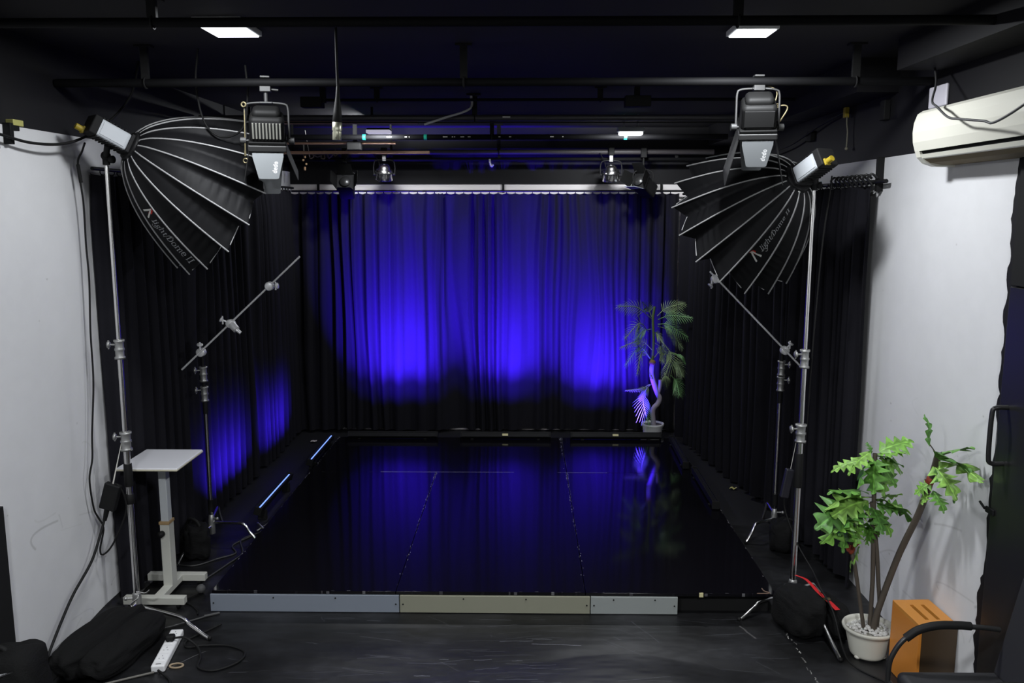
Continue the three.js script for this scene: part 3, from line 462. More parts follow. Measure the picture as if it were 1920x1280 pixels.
// ------------------------------------------------------------------ stands, softboxes
function leg(hx, hz, h, fx, fz, r) {     // bent tube leg from the hub out and down to the floor
  const at = (k, y) => [hx + (fx - hx) * k, y, hz + (fz - hz) * k];
  return [tube([at(0.04, h), at(0.3, h + 0.004), at(0.56, h + 0.008), at(0.66, h + 0.003), at(0.72, h - 0.015), at(0.79, h * 0.62), at(0.9, h * 0.3), at(1, 0.006)], r, 60, 10)];
}
function collar(x, y, z, r, h, side) {
  return [turned([x, y - h / 2, z], [0, 1, 0], [[r * 0.6, 0], [r * 1.25, 0], [r * 1.25, h * 0.1], [r, h * 0.14], [r, h * 0.42], [r * 1.15, h * 0.45], [r * 1.15, h * 0.55], [r, h * 0.58], [r, h * 0.86], [r * 1.25, h * 0.9], [r * 1.25, h], [r * 0.6, h]]),
    rod([x, y + h * 0.25, z], [x + side * (r + 0.03), y + h * 0.25, z + 0.01], 0.006), turned([x + side * (r + 0.024), y + h * 0.25, z + 0.01], [side, 0, 0.1], [[0, 0], [0.014, 0], [0.02, 0.006], [0.02, 0.016], [0, 0.02]], 12), rod([x + side * (r + 0.034), y + h * 0.25 + 0.026, z + 0.01], [x + side * (r + 0.034), y + h * 0.25 - 0.026, z + 0.01], 0.005)];
}
function lightStand(label, x, z, top, joints, wraps, legs, hub, side) {
  const t = thing('light_stand', label, 'light stand', [x, 0, z]);
  const ys = [hub, ...joints, top], rs = [0.0185, 0.0155, 0.0125];
  for (let i = 0; i < 3; i++) part(t, 'pole_section', rod([x, ys[i], z], [x, ys[i + 1], z], rs[i], rs[i], 20), i < 2 || side > 0 ? M.chrome : M.chrome);
  joints.forEach((y, i) => part(t, 'collar', collar(x, y - 0.03, z, rs[i] + 0.009, 0.115, side), M.castGrey));
  for (const [a, b] of wraps) part(t, 'velcro_wrap', turned([x, a, z], [0, 1, 0], [[0.015, 0], [0.025, 0], [0.026, (b - a) * 0.5], [0.024, b - a], [0.015, b - a]]), M.rubber);
  part(t, 'leg_hub', [turned([x, hub - 0.06, z], [0, 1, 0], [[0, 0], [0.026, 0], [0.028, 0.05], [0.026, 0.11], [0.019, 0.12], [0, 0.12]]), rod([x, hub + 0.02, z], [x - side * -0.05, hub + 0.03, z + 0.03], 0.007), ball([x + side * 0.055, hub + 0.03, z + 0.033], 0.013)], M.castGrey);
  for (const [fx, fz, dh] of legs) { const l = part(t, 'leg', leg(x, z, hub - 0.03 + (dh || 0), fx, fz, 0.0115), M.chrome); part(l, 'foot', ball([fx, 0.012, fz], 0.013), M.rubber); }
  part(t, 'top_spigot', [rod([x, top, z], [x, top + 0.05, z], 0.008)], M.castGrey);
  return t;
}
lightStand('tall chrome light stand by the left wall holding the left softbox', -2.4, -4.95, 2.755, [1.16, 1.72], [[0.85, 0.99], [0.74, 0.8]], [[-1.855, -4.68], [-2.4, -4.28, 0.02], [-2.5, -4.4, -0.02]], 0.11, -1);
lightStand('tall chrome light stand on the right holding the right softbox', 1.72, -5.2, 2.62, [1.16, 1.63], [[0.78, 1.0]], [[1.325, -4.965], [1.775, -4.49, 0.02], [1.96, -5.33, 0.015]], 0.11, -1);

const scriptTex = flip => canvasTexture(256, 1024, (g, W, H) => {        // emblem and handwritten word running along the panel
  g.fillStyle = '#0d0d0f'; g.fillRect(0, 0, W, H);
  g.save();
  if (flip) { g.translate(0, H); g.rotate(-Math.PI / 2); } else { g.translate(W, 0); g.rotate(Math.PI / 2); }
  if (flip) g.translate(0, 36);
  // now x runs along the panel (1024 long), y across (256)
  const X0 = flip ? 400 : 300;
  g.fillStyle = '#b0241c'; g.beginPath(); g.moveTo(X0 + 16, 52); g.lineTo(X0 + 44, 52); g.lineTo(X0 + 62, 100); g.lineTo(X0 + 34, 130); g.fill();
  g.strokeStyle = '#b9bab4'; g.lineWidth = 17; g.beginPath(); g.moveTo(X0 - 6, 178); g.lineTo(X0 + 26, 60); g.moveTo(X0 + 30, 82); g.lineTo(X0 + 66, 180); g.stroke();
  g.strokeStyle = '#8d8e8c'; g.lineWidth = 5; g.lineCap = 'round'; g.lineJoin = 'round';
  g.font = 'italic 76px serif'; g.fillStyle = '#97989a'; g.fillText('light Dome II', X0 + 100, 158);
  g.beginPath(); g.moveTo(X0 + 100, 156); g.quadraticCurveTo(X0 + 118, 172, X0 + 132, 150); g.moveTo(X0 + 168, 170); g.quadraticCurveTo(X0 + 150, 206, X0 + 128, 184); g.moveTo(X0 + 262, 168); g.quadraticCurveTo(X0 + 300, 80, X0 + 330, 96); g.stroke();
  g.restore();
});
function softbox(label, A, n, L, R, phi, textPanel, flip, sag, vs) {
  A = vv(A); n = vv(n).normalize();
  const e1 = n.clone().cross(UPY).normalize(), e2 = n.clone().cross(e1), t = thing('softbox', label, 'softbox', A.clone().addScaledVector(n, L).toArray());
  const rad = u => 0.07 + (R - 0.07) * Math.pow(u, 0.66), along = u => L * (u - 0.05 * Math.sin(u * Math.PI));
  const P = (u, a, k = 1) => A.clone().addScaledVector(n, along(u)).addScaledVector(e1, Math.cos(a) * rad(u) * k).addScaledVector(e2, Math.sin(a) * rad(u) * k);
  const N = 16, da = 2 * Math.PI / N;
  for (let i = 0; i < N; i++) {
    const a0 = phi + i * da;
    const cloth = part(t, 'fabric_panel', sheet(10, 46, (s, u) => {
      const valley = s < vs ? s / vs : (1 - s) / (1 - vs), dip = sag * Math.pow(valley, 0.9) * Math.pow(u, 0.8);
      const wr = 0.011 * Math.sin(u * 95 + 5 * noise1(u * 12 + i * 3.1, i) + s * 3) * Math.sin(Math.PI * s) * smooth(0.25, 0.5, u) * (0.25 + noise1(u * 5, i + 40));
      return P(u, a0 + s * da, 1 - dip + wr).toArray();
    }), i === textPanel ? new THREE.MeshPhysicalMaterial({ map: scriptTex(flip), roughness: 0.6, specularIntensity: 0.35, side: THREE.DoubleSide }) : M.softbox, i === textPanel ? 'panel with white handwritten lettering and red and white emblem' : null);
    const pts = []; for (let j = 0; j <= 18; j++) pts.push(P(j / 18 * 1.012, a0, 1.004));
    part(t, 'rib', tube(pts, 0.0048, 36, 6), M.piping);
    const q0 = P(1, a0 + da * vs, 1 - sag), sE = vs < 0.5 ? 0.85 : 0.15, q1 = P(1, a0 + da * sE, 1 - sag * Math.pow((vs < 0.5 ? 1 - sE : sE) / (vs < 0.5 ? 1 - vs : vs), 0.9));
    part(cloth, 'rim_edge', rod(q0, q1, 0.003), M.piping);
  }
  const disc = new THREE.CircleGeometry(R * 0.7, 48); disc.applyQuaternion(new THREE.Quaternion().setFromUnitVectors(V(0, 0, 1), n)); const dc = P(1, 0, 0).addScaledVector(n, -0.12); disc.translate(dc.x, dc.y, dc.z);
  part(t, 'diffuser_cloth', disc, M.diffuser, 'white diffuser cloth across the mouth');
  part(t, 'speed_ring', turned(A.clone().addScaledVector(n, -0.012), n, [[0.055, 0], [0.08, 0], [0.085, 0.01], [0.085, 0.03], [0.07, 0.035], [0.055, 0.03], [0.055, 0]], 32), M.blackMetal);
  for (let i = 0; i < 16; i++) { const a = phi + i * da, p = A.clone().addScaledVector(n, 0.012).addScaledVector(e1, Math.cos(a) * 0.086).addScaledVector(e2, Math.sin(a) * 0.086); part(t, 'rib_joint', ball(p, 0.011), i % 4 === 1 ? M.steel : M.blackMetal); }
  return t;
}
function smooth(a, b, x) { const t = Math.min(1, Math.max(0, (x - a) / (b - a))); return t * t * (3 - 2 * t); }
function lampHead(label, A, n, standTop, groupLess) {
  A = vv(A); n = vv(n).normalize();
  const side = UPY.clone().cross(n).normalize(), up = n.clone().cross(side).normalize();
  const t = thing('studio_light', label, 'studio light', A.clone().addScaledVector(n, -0.14).toArray());
  const B = new THREE.Matrix4().makeBasis(side, up, n.clone()).setPosition(A), T = g => g.applyMatrix4(B);       // local z = beam
  part(t, 'body', T(merge([new RoundedBoxGeometry(0.12, 0.1, 0.18, 3, 0.012).translate(0, 0, -0.12)])), M.lampBody, 'pale grey lamp body');
  part(t, 'rear_cap', T(box(-0.064, 0.064, -0.054, 0.054, -0.245, -0.2, 0.008)), M.black);
  part(t, 'front_mount', T(merge([box(-0.068, 0.068, -0.056, 0.056, -0.035, -0.012, 0.006), new THREE.CylinderGeometry(0.06, 0.06, 0.03, 24).rotateX(Math.PI / 2)])), M.blackMetal);
  for (const s of [-1, 1]) { const gs = []; for (let i = 0; i < 9; i++) gs.push(box(-0.055, 0.055, s * 0.05, s * 0.058, -0.2 + i * 0.018, -0.192 + i * 0.018)); part(t, 'cooling_fins', T(merge(gs)), M.black); }
  part(t, 'side_panel', T(box(0.0595, 0.063, -0.036, 0.036, -0.19, -0.05, 0.001)), mat([0.4, 0.42, 0.44], 0.45)); part(t, 'side_panel', T(box(-0.063, -0.0595, -0.036, 0.036, -0.19, -0.05, 0.001)), mat([0.4, 0.42, 0.44], 0.45));
  part(t, 'power_connector', T(merge([new THREE.CylinderGeometry(0.017, 0.017, 0.05, 14).rotateX(Math.PI / 2).translate(0.03, -0.04, -0.265), box(0.012, 0.05, -0.06, -0.02, -0.255, -0.243, 0.003)])), M.yellow, 'yellow power connector');
  const s = vv(standTop), mid = A.clone().addScaledVector(n, -0.11).addScaledVector(up, -0.055);
  part(t, 'mounting_bracket', [rod(s, [s.x, s.y + 0.05, s.z], 0.02), rod([s.x, s.y + 0.045, s.z], mid, 0.017), ball([s.x, s.y + 0.05, s.z], 0.028), turned([s.x + 0.02, s.y + 0.03, s.z], [1, 0, 0.3], [[0, 0], [0.02, 0], [0.022, 0.025], [0, 0.03]], 14)], M.black);
  return t;
}
const AL = [-2.255, 2.864, -4.945], nL = [0.62, -0.46, -0.635], AR = [1.611, 2.688, -5.155], nR = [-0.421, -0.479, -0.77];
softbox('large black domed softbox on the left, its lettering running down towards the rim', AL, nL, 0.6, 0.52, 0.755, 1, true, 0.17, 0.26);
softbox('large black domed softbox on the right, its lettering running up towards the lamp', AR, nR, 0.57, 0.492, 1.427, 1, false, 0.2, 0.72);
lampHead('pale grey studio lamp on the left stand, against the left wall', AL, nL, [-2.4, 2.76, -4.95]);
lampHead('pale grey studio lamp on the right stand, near the right curtain', AR, nR, [1.72, 2.62, -5.2]);

function gripHead(p, dir, withKnob) {
  p = vv(p); const g = [turned(p.clone().addScaledVector(vv(dir).normalize(), -0.028), dir, [[0, 0], [0.026, 0], [0.033, 0.008], [0.033, 0.024], [0.022, 0.028], [0.033, 0.032], [0.033, 0.048], [0.026, 0.056], [0, 0.056]], 20)];
  const k = p.clone().addScaledVector(vv(dir).normalize(), 0.03), o = vv(withKnob).normalize(), e = k.clone().addScaledVector(o, 0.055);
  g.push(rod(p, e, 0.007), turned(e, o, [[0, 0], [0.012, 0], [0.022, 0.008], [0.022, 0.016], [0, 0.02]], 12), rod(e.clone().add(V(0, 0.03, 0)), e.clone().add(V(0, -0.03, 0)), 0.006));
  return g;
}
function cStand(label, x, z, ys, legs, armA, armB, heads, side) {
  const t = thing('c_stand', label, 'grip stand', [x, 0, z]);
  part(t, 'pole_section', rod([x, 0.16, z], [x, ys[0] - 0.14, z], 0.015, 0.015, 18), M.chrome);
  part(t, 'sleeve', rod([x, ys[0] - 0.15, z], [x, ys[0] - 0.04, z], 0.0185, 0.0185, 18), M.rubber);
  part(t, 'pole_section', rod([x, ys[0] - 0.05, z], [x, ys[2], z], 0.013, 0.013, 16), M.blackMetal);
  for (const y of ys.slice(0, 2)) part(t, 'collar', collar(x, y, z, 0.024, 0.115, side), M.castGrey);
  part(t, 'leg_hub', [turned([x, 0.06, z], [0, 1, 0], [[0, 0], [0.024, 0], [0.024, 0.1], [0.018, 0.15], [0, 0.15]]), rod([x, 0.18, z], [x + 0.05, 0.19, z + 0.03], 0.006), ball([x + 0.055, 0.19, z + 0.033], 0.012)], M.castGrey);
  part(t, 'velcro_wrap', rod([x, 0.24, z], [x, 0.33, z], 0.021, 0.021, 14), M.rubber);
  for (const [fx, fz, h] of legs) { const l = part(t, 'leg', leg(x, z, h, fx, fz, 0.011), M.chrome); part(l, 'foot', ball([fx, 0.012, fz], 0.012), M.rubber); }
  part(t, 'arm', rod(armA, armB, 0.0072, 0.0072, 12), M.white2);
  for (const [p, d, k] of heads) part(t, 'grip_head', gripHead(p, d, k), M.white2 ?? M.castGrey);
  return t;
}

{
  const a = cStand('chrome grip stand before the left curtain, arm rising to the right', -2.39, -6.2, [1.15, 1.3, 1.45], [[-2.0, -6.13, 0.15], [-2.47, -5.72, 0.12], [-2.46, -6.6, 0.17]], [-2.526, 1.344, -6.14], [-1.623, 2.174, -6.14],
    [[[-2.387, 1.47, -6.17], [0, 0, 1], [0.2, 1, 0.3]], [[-2.15, 1.685, -6.15], [0, 0.1, 1], [-0.9, 0.5, 0]], [[-1.854, 1.96, -6.15], [0.1, 0, 1], [1, 0.1, 0.2]]], -1);
  part(a, 'spigot', [rod([-2.14, 1.68, -6.14], [-2.1, 1.645, -6.12], 0.03, 0.026), rod([-2.1, 1.645, -6.12], [-2.07, 1.62, -6.12], 0.013)], M.white2);
  cStand('chrome grip stand before the right curtain, arm rising to the left', 1.945, -6.4, [1.2, 1.32, 1.45], [[1.68, -6.2, 0.13], [1.99, -6.02, 0.12], [1.96, -6.75, 0.17]], [2.08, 1.335, -6.34], [1.367, 2.055, -6.34],
    [[[1.955, 1.462, -6.37], [0, 0, 1], [0.5, 1, 0.2]], [[1.412, 2.0, -6.35], [0, 0.1, 1], [-0.7, -0.8, 0.1]]], 1);
}

// ------------------------------------------------------------------ bags
function lump(cx, cy, cz, sx, sy, sz, sd, turn = 0, wr = 0.16, sq = 0.62) {
  const g = new THREE.SphereGeometry(1, 48, 32), P = g.attributes.position;
  for (let i = 0; i < P.count; i++) {
    let v = V(P.getX(i), P.getY(i), P.getZ(i)); const f = q => Math.sign(q) * Math.pow(Math.abs(q), sq); v.set(f(v.x), f(v.y), f(v.z));
    const n = 1 + wr * (fbm(v.x * 2.2 + sd, v.y * 2.2, v.z * 2.2, 4) - 0.5) + wr * 0.5 * Math.abs(Math.sin(3 * v.x + 5 * fbm(v.x + sd, v.y * 2, v.z * 2)) - 0.5);
    v.multiplyScalar(n); P.setXYZ(i, v.x * sx, Math.max(-1, v.y) * sy, v.z * sz);
  }
  g.rotateY(turn).translate(cx, cy, cz); g.computeVertexNormals(); return g;
}
{
  let t = thing('sandbag', 'long black saddle sandbag on the floor by the left wall', 'sandbag', [-2.34, 0, -4.5]);
  part(t, 'bag', lump(-2.3, 0.07, -4.5, 0.13, 0.07, 0.3, 3, -0.1, 0.2), M.bag);
  part(t, 'bag', lump(-2.43, 0.085, -4.52, 0.1, 0.085, 0.32, 7, -0.16, 0.2), M.bag);
  part(t, 'strap', tube([[-2.41, 0.1, -4.83], [-2.37, 0.155, -4.7], [-2.355, 0.15, -4.5], [-2.36, 0.12, -4.28]], 0.014, 30, 6), M.black);
  part(t, 'hook', [tube([[-2.36, 0.21, -4.87], [-2.34, 0.185, -4.84], [-2.38, 0.15, -4.82], [-2.36, 0.13, -4.82]], 0.005, 20, 6), tube([[-2.36, 0.21, -4.87], [-2.31, 0.2, -4.87], [-2.28, 0.22, -4.87]], 0.005, 14, 6)], M.chrome, 'bright metal hook');
  t = thing('sandbag', 'crumpled black sandbag over the left grip stand leg', 'sandbag', [-2.45, 0, -5.95]);
  part(t, 'bag', lump(-2.4, 0.115, -5.9, 0.085, 0.11, 0.11, 13, 0.4, 0.3), M.bag); part(t, 'bag', lump(-2.47, 0.11, -6.0, 0.045, 0.11, 0.1, 17, 0.2, 0.2), M.bag);
  part(t, 'handle', tube([[-2.49, 0.2, -5.97], [-2.46, 0.265, -5.95], [-2.4, 0.26, -5.93], [-2.36, 0.2, -5.92]], 0.012, 24, 6), M.black);
  t = thing('sandbag', 'black sandbag with a red strap over the right light stand leg', 'sandbag', [1.72, 0, -4.8]);
  part(t, 'bag', lump(1.65, 0.12, -4.86, 0.1, 0.125, 0.16, 23, 0.3, 0.22), M.bag); part(t, 'bag', lump(1.83, 0.1, -4.84, 0.05, 0.1, 0.15, 29, 0.25, 0.2), M.bag);
  { const pts = [[1.7, 0.235, -5.1], [1.735, 0.25, -5.0], [1.77, 0.225, -4.88], [1.8, 0.21, -4.8], [1.83, 0.19, -4.72]], c = new THREE.CatmullRomCurve3(pts.map(vv)); part(t, 'strap', sheet(24, 2, (u, v) => { const p = c.getPoint(u), w = (0.02 + 0.02 * u) * (v - 0.5); return [p.x + w * 0.9, p.y + 0.006 - w * 0.15, p.z - w * 0.5]; }), mat([0.55, 0.012, 0.016], 0.6, 0, { side: THREE.DoubleSide }), 'red webbing strap'); const p = c.getPoint(0.72); part(t, 'buckle', box(p.x - 0.02, p.x + 0.02, p.y + 0.003, p.y + 0.014, p.z - 0.012, p.z + 0.012, 0.003), M.brass); }
  t = thing('sandbag', 'black sandbag behind the right light stand at the right grip stand', 'sandbag', [2.0, 0, -6.2]);
  part(t, 'bag', lump(1.92, 0.1, -6.13, 0.075, 0.11, 0.12, 33, -0.3, 0.24), M.bag); part(t, 'bag', lump(2.0, 0.085, -6.12, 0.045, 0.095, 0.12, 37, -0.3, 0.2), M.bag);
  part(t, 'handle', tube([[1.92, 0.19, -6.15], [1.97, 0.225, -6.13], [2.03, 0.2, -6.12]], 0.01, 16, 6), M.black);
  // black equipment bag cut by the frame at lower left
  t = thing('equipment_bag', 'boxy black equipment bag with pale lettering at the lower left corner', 'bag', [-2.38, 0, -3.55]);
  part(t, 'body', lump(-2.38, 0.27, -3.55, 0.185, 0.27, 0.14, 41, 0.12, 0.14, 0.45), M.bag);
  part(t, 'front_pocket', lump(-2.37, 0.2, -3.41, 0.14, 0.17, 0.045, 43, 0.12, 0.12, 0.5), M.bag);
  part(t, 'handle', tube([[-2.44, 0.53, -3.56], [-2.42, 0.565, -3.55], [-2.34, 0.56, -3.54], [-2.32, 0.53, -3.54]], 0.012, 20, 6), M.black);
  const lt = canvasTexture(256, 64, (g) => { g.fillStyle = '#141416'; g.fillRect(0, 0, 256, 64); g.fillStyle = '#a9a9ad'; g.font = 'bold 46px sans-serif'; g.fillText('canon', 40, 46); });
  part(t, 'lettering', sheet(4, 1, (u, v) => [lerp(-2.315, -2.235, u), 0.478 + 0.018 * v + 0.026 * u, -3.418 - 0.018 * v - 0.022 * u]), new THREE.MeshStandardMaterial({ map: lt, roughness: 0.7 }), 'pale printed lettering');
}

// ------------------------------------------------------------------ small table, power strip, cables
{
  const t = thing('side_table', 'white-topped overbed table on an H-shaped base behind the left stand', 'table', [-2.33, 0, -5.25]);
  const Y = 0.93;
  part(t, 'tabletop', new RoundedBoxGeometry(0.38, 0.022, 0.43, 3, 0.008).translate(-2.335, Y - 0.011, -5.265), mat([0.6, 0.6, 0.63], 0.45));
  part(t, 'edge_band', new RoundedBoxGeometry(0.384, 0.014, 0.434, 2, 0.006).translate(-2.335, Y - 0.014, -5.265), mat([0.5, 0.47, 0.35], 0.5), 'yellowed edge band');
  part(t, 'column', [box(-2.365, -2.305, 0.07, 0.5, -5.33, -5.25, 0.004)], M.tableGrey); part(t, 'column', [box(-2.36, -2.31, 0.48, Y - 0.03, -5.32, -5.26, 0.004)], mat([0.42, 0.44, 0.45], 0.5), 'inner telescopic column');
  part(t, 'column_collar', box(-2.369, -2.301, 0.49, 0.51, -5.335, -5.245, 0.003), mat([0.3, 0.2, 0.09], 0.6), 'brown collar'); part(t, 'knob', turned([-2.35, 0.43, -5.25], [-0.2, 0, 1], [[0, 0], [0.02, 0], [0.022, 0.03], [0, 0.034]], 16), M.rubber);
  for (const z of [-5.085, -5.44]) { part(t, 'foot_bar', box(-2.545, -2.155, 0.03, 0.078, z - 0.025, z + 0.025, 0.004), M.tableGrey); for (const x of [-2.5, -2.2]) part(t, 'caster', [new THREE.CylinderGeometry(0.021, 0.021, 0.02, 16).rotateZ(Math.PI / 2).translate(x, 0.0215, z)], M.rubber); }
  part(t, 'base_bar', box(-2.365, -2.305, 0.035, 0.075, -5.42, -5.1, 0.003), M.tableGrey);
  part(t, 'caster', ball([-2.14, 0.03, -5.3], 0.03), mat(0.06, 0.7));
}
{
  const a = Math.atan2(-2.0 + 2.06, -4.3 + 4.72), C = [-2.035, 0, -4.52], T = g => g.rotateY(a).translate(...C);
  const t = thing('power_strip', 'white four-socket power strip on the black floor at lower left', 'power strip', C);
  part(t, 'body', T(new RoundedBoxGeometry(0.075, 0.042, 0.42, 3, 0.01).translate(0, 0.022, 0)), M.white);
  for (let i = 0; i < 4; i++) { const z = -0.155 + i * 0.093, s = part(t, 'socket', T(box(-0.028, 0.028, 0.042, 0.0445, z - 0.034, z + 0.034, 0.002)), mat([0.78, 0.78, 0.78], 0.45)); for (const [x, dz, w, d] of [[0, -0.018, 0.004, 0.009], [-0.011, 0.01, 0.008, 0.004], [0.011, 0.01, 0.008, 0.004]]) part(s, 'pin_hole', T(box(x - w / 2, x + w / 2, 0.0438, 0.0449, z + dz - d / 2, z + dz + d / 2)), mat(0.05, 0.8)); }
  part(t, 'label', T(box(-0.014, 0.014, 0.0425, 0.0436, 0.186, 0.194)), mat(0.1, 0.5));
  const pl = thing('power_plug', 'black plug pushed into the white power strip with a looping lead', 'plug', [-2.03, 0.04, -4.6]);
  part(pl, 'plug', new RoundedBoxGeometry(0.05, 0.036, 0.045, 3, 0.012).rotateY(a).translate(-2.045, 0.063, -4.585), M.rubber);
  part(pl, 'lead', tube([[-2.02, 0.062, -4.585], [-1.96, 0.06, -4.59], [-1.88, 0.02, -4.56], [-1.83, 0.008, -4.47], [-1.8, 0.008, -4.36], [-1.7, 0.008, -4.33], [-1.6, 0.008, -4.42], [-1.6, 0.008, -4.53], [-1.72, 0.008, -4.6], [-1.86, 0.008, -4.6], [-1.95, 0.008, -4.58], [-1.98, 0.008, -4.66], [-1.9, 0.008, -4.78], [-1.85, 0.008, -4.86]], 0.0065, 140, 8), M.rubber);
  solo('cable', 'pale grey cable running from the power strip to the lower frame edge', 'cable', tube([[-2.02, 0.012, -4.3], [-2.07, 0.008, -4.28], [-2.18, 0.007, -4.22], [-2.35, 0.007, -4.12], [-2.5, 0.007, -4.05]], 0.0065, 40, 8), mat([0.12, 0.115, 0.1], 0.5));
  solo('cable', 'black lead curling from the near end of the power strip', 'cable', tube([[-2.0, 0.02, -4.305], [-1.96, 0.01, -4.28], [-1.9, 0.008, -4.22], [-1.87, 0.008, -4.12], [-1.86, 0.008, -4.0]], 0.0065, 40, 8), M.rubber);
  solo('cable', 'grey jack lead lying beside the foot of the left stand', 'cable', [tube([[-2.3, 0.008, -4.75], [-2.18, 0.008, -4.8], [-2.05, 0.008, -4.9], [-1.98, 0.008, -4.96]], 0.006, 40, 8), rod([-1.99, 0.01, -4.955], [-1.91, 0.01, -5.0], 0.009)], mat(0.035, 0.5));
  solo('cable', 'thin black lead on the floor between table and stage front', 'cable', tube([[-2.14, 0.007, -5.3], [-2.2, 0.007, -5.18], [-2.12, 0.007, -5.1], [-2.06, 0.007, -5.03], [-2.04, 0.007, -4.98]], 0.005, 40, 8), M.rubber);
  solo('cable', 'grey lead on the floor beside the left edge of the stage', 'cable', tube([[-2.52, 0.007, -5.75], [-2.35, 0.007, -5.72], [-2.22, 0.007, -5.85], [-2.13, 0.007, -5.95], [-2.2, 0.007, -6.1], [-2.12, 0.007, -6.28]], 0.006, 60, 8), mat(0.03, 0.5));
  solo('cable', 'second grey lead on the floor crossing beside the stage edge', 'cable', tube([[-2.2, 0.007, -5.45], [-2.12, 0.007, -5.75], [-2.08, 0.007, -5.95], [-2.17, 0.007, -6.2], [-2.08, 0.007, -6.35]], 0.006, 60, 8), mat(0.03, 0.5));
  solo('hair_tie', 'small tan loop on the floor by the power strip', 'loop', new THREE.TorusGeometry(0.03, 0.0055, 8, 24).scale(1.2, 0.8, 1).rotateX(Math.PI / 2).translate(-1.93, 0.006, -4.38), mat([0.3, 0.23, 0.15], 0.6));
  solo('metal_clamp', 'small pale clamp on the floor at the left edge of the stage', 'clamp', [tube([[-2.09, 0.02, -6.45], [-2.11, 0.06, -6.42], [-2.07, 0.05, -6.38], [-2.03, 0.02, -6.36]], 0.008, 20, 6), rod([-2.1, 0.02, -6.36], [-2.04, 0.045, -6.44], 0.007)], M.steel);
}
{ // power adapters
  const t = thing('power_adapter', 'black power adapter dangling from the left light stand against the white wall', 'power adapter', [-2.49, 0.71, -4.9]);
  const R = g => g.rotateZ(-0.3).translate(-2.493, 0.8, -4.9);
  part(t, 'case', R(new RoundedBoxGeometry(0.095, 0.165, 0.045, 3, 0.008)), M.blackMetal);
  part(t, 'label', R(box(-0.035, 0.035, -0.05, 0.05, 0.0225, 0.0232)), M.black);
  part(t, 'plug', [rod([-2.52, 0.72, -4.9], [-2.54, 0.65, -4.9], 0.016, 0.012)], M.rubber);
  part(t, 'string', [rod([-2.47, 0.88, -4.9], [-2.42, 1.12, -4.93], 0.0018, 0.0018, 6), rod([-2.475, 0.88, -4.9], [-2.43, 1.1, -4.94], 0.0018, 0.0018, 6)], M.paper);
  part(t, 'output_lead', tube([[-2.47, 0.875, -4.9], [-2.44, 0.87, -4.9], [-2.415, 0.78, -4.92], [-2.42, 0.68, -4.92], [-2.5, 0.5, -4.9], [-2.555, 0.44, -4.88], [-2.565, 0.48, -4.87], [-2.55, 0.6, -4.9], [-2.57, 0.68, -4.88], [-2.575, 0.75, -4.85], [-2.57, 0.93, -4.82], [-2.56, 1.05, -4.85], [-2.565, 1.2, -4.88], [-2.555, 1.5, -4.92], [-2.56, 1.8, -4.94], [-2.55, 2.1, -4.95], [-2.558, 2.3, -4.96], [-2.55, 2.55, -4.95], [-2.55, 2.76, -4.92], [-2.5, 2.83, -4.88], [-2.44, 2.87, -4.8]], 0.0055, 240, 8), M.rubber);
  part(t, 'inline_connector', rod([-2.55, 2.66, -4.94], [-2.55, 2.76, -4.92], 0.01), M.black);
  part(t, 'mains_lead', tube([[-2.54, 0.66, -4.9], [-2.55, 0.58, -4.86], [-2.56, 0.45, -4.75], [-2.57, 0.34, -4.55], [-2.57, 0.24, -4.4], [-2.56, 0.12, -4.22], [-2.55, 0.04, -4.1]], 0.008, 70, 8), M.rubber);
  const r = thing('power_adapter', 'dark power adapter hanging on the right light stand by the right curtain', 'power adapter', [1.69, 0.68, -5.27]);
  part(r, 'case', new RoundedBoxGeometry(0.05, 0.19, 0.04, 3, 0.008).rotateZ(-0.16).translate(1.665, 0.79, -5.25), mat([0.014, 0.014, 0.02], 0.4));
  part(r, 'string', rod([1.685, 0.885, -5.25], [1.705, 1.12, -5.21], 0.0018, 0.0018, 6), M.paper);
  part(r, 'lead', tube([[1.65, 0.7, -5.25], [1.66, 0.62, -5.25], [1.69, 0.52, -5.22], [1.735, 0.4, -5.17], [1.78, 0.3, -5.02], [1.77, 0.27, -4.85], [1.79, 0.2, -4.68], [1.8, 0.05, -4.52], [1.83, 0.008, -4.42], [1.95, 0.008, -4.25]], 0.005, 80, 8), M.rubber);
  solo('cable', 'black cable hanging down behind the right softbox from its lamp', 'cable', tube([[1.79, 2.7, -5.1], [1.8, 2.6, -5.15], [1.79, 2.3, -5.2], [1.78, 1.9, -5.22], [1.775, 1.5, -5.24], [1.77, 1.1, -5.25], [1.74, 0.92, -5.25]], 0.005, 60, 8), M.rubber);
}
// litter
[[-2.3, -9.0, 'small white scrap on the floor beside the far left light bar'], [-1.56, -9.2, 'white scrap by the back curtain foot, further from the corner'], [-1.95, -8.98, 'white crumb on the floor in the back left corner']].forEach(([x, z, lab], i) => solo('paper_scrap', lab, 'scrap', sheet(4, 4, (u, v) => [x + (u - 0.5) * 0.06, 0.012 + 0.014 * Math.abs(Math.sin(u * 5 + v * 3 + i)), z + (v - 0.5) * 0.05]), mat([0.6, 0.55, 0.5], 0.7, 0, { side: THREE.DoubleSide })));
solo('tape_scrap', 'yellow tape scrap on the floor right of the stage', 'scrap', sheet(4, 4, (u, v) => [1.86 + u * 0.06, 0.006 + 0.02 * Math.sin(u * 4 + v) ** 2, -7.5 + v * 0.04]), mat([0.6, 0.55, 0.2], 0.7, 0, { side: THREE.DoubleSide }));
solo('tape_scrap', 'yellowish crumb on the floor before the right curtain end', 'scrap', sheet(4, 4, (u, v) => [1.98 + u * 0.03, 0.006 + 0.012 * Math.sin(u * 4 + v) ** 2, -5.3 + v * 0.03]), mat([0.6, 0.6, 0.2], 0.7, 0, { side: THREE.DoubleSide }));

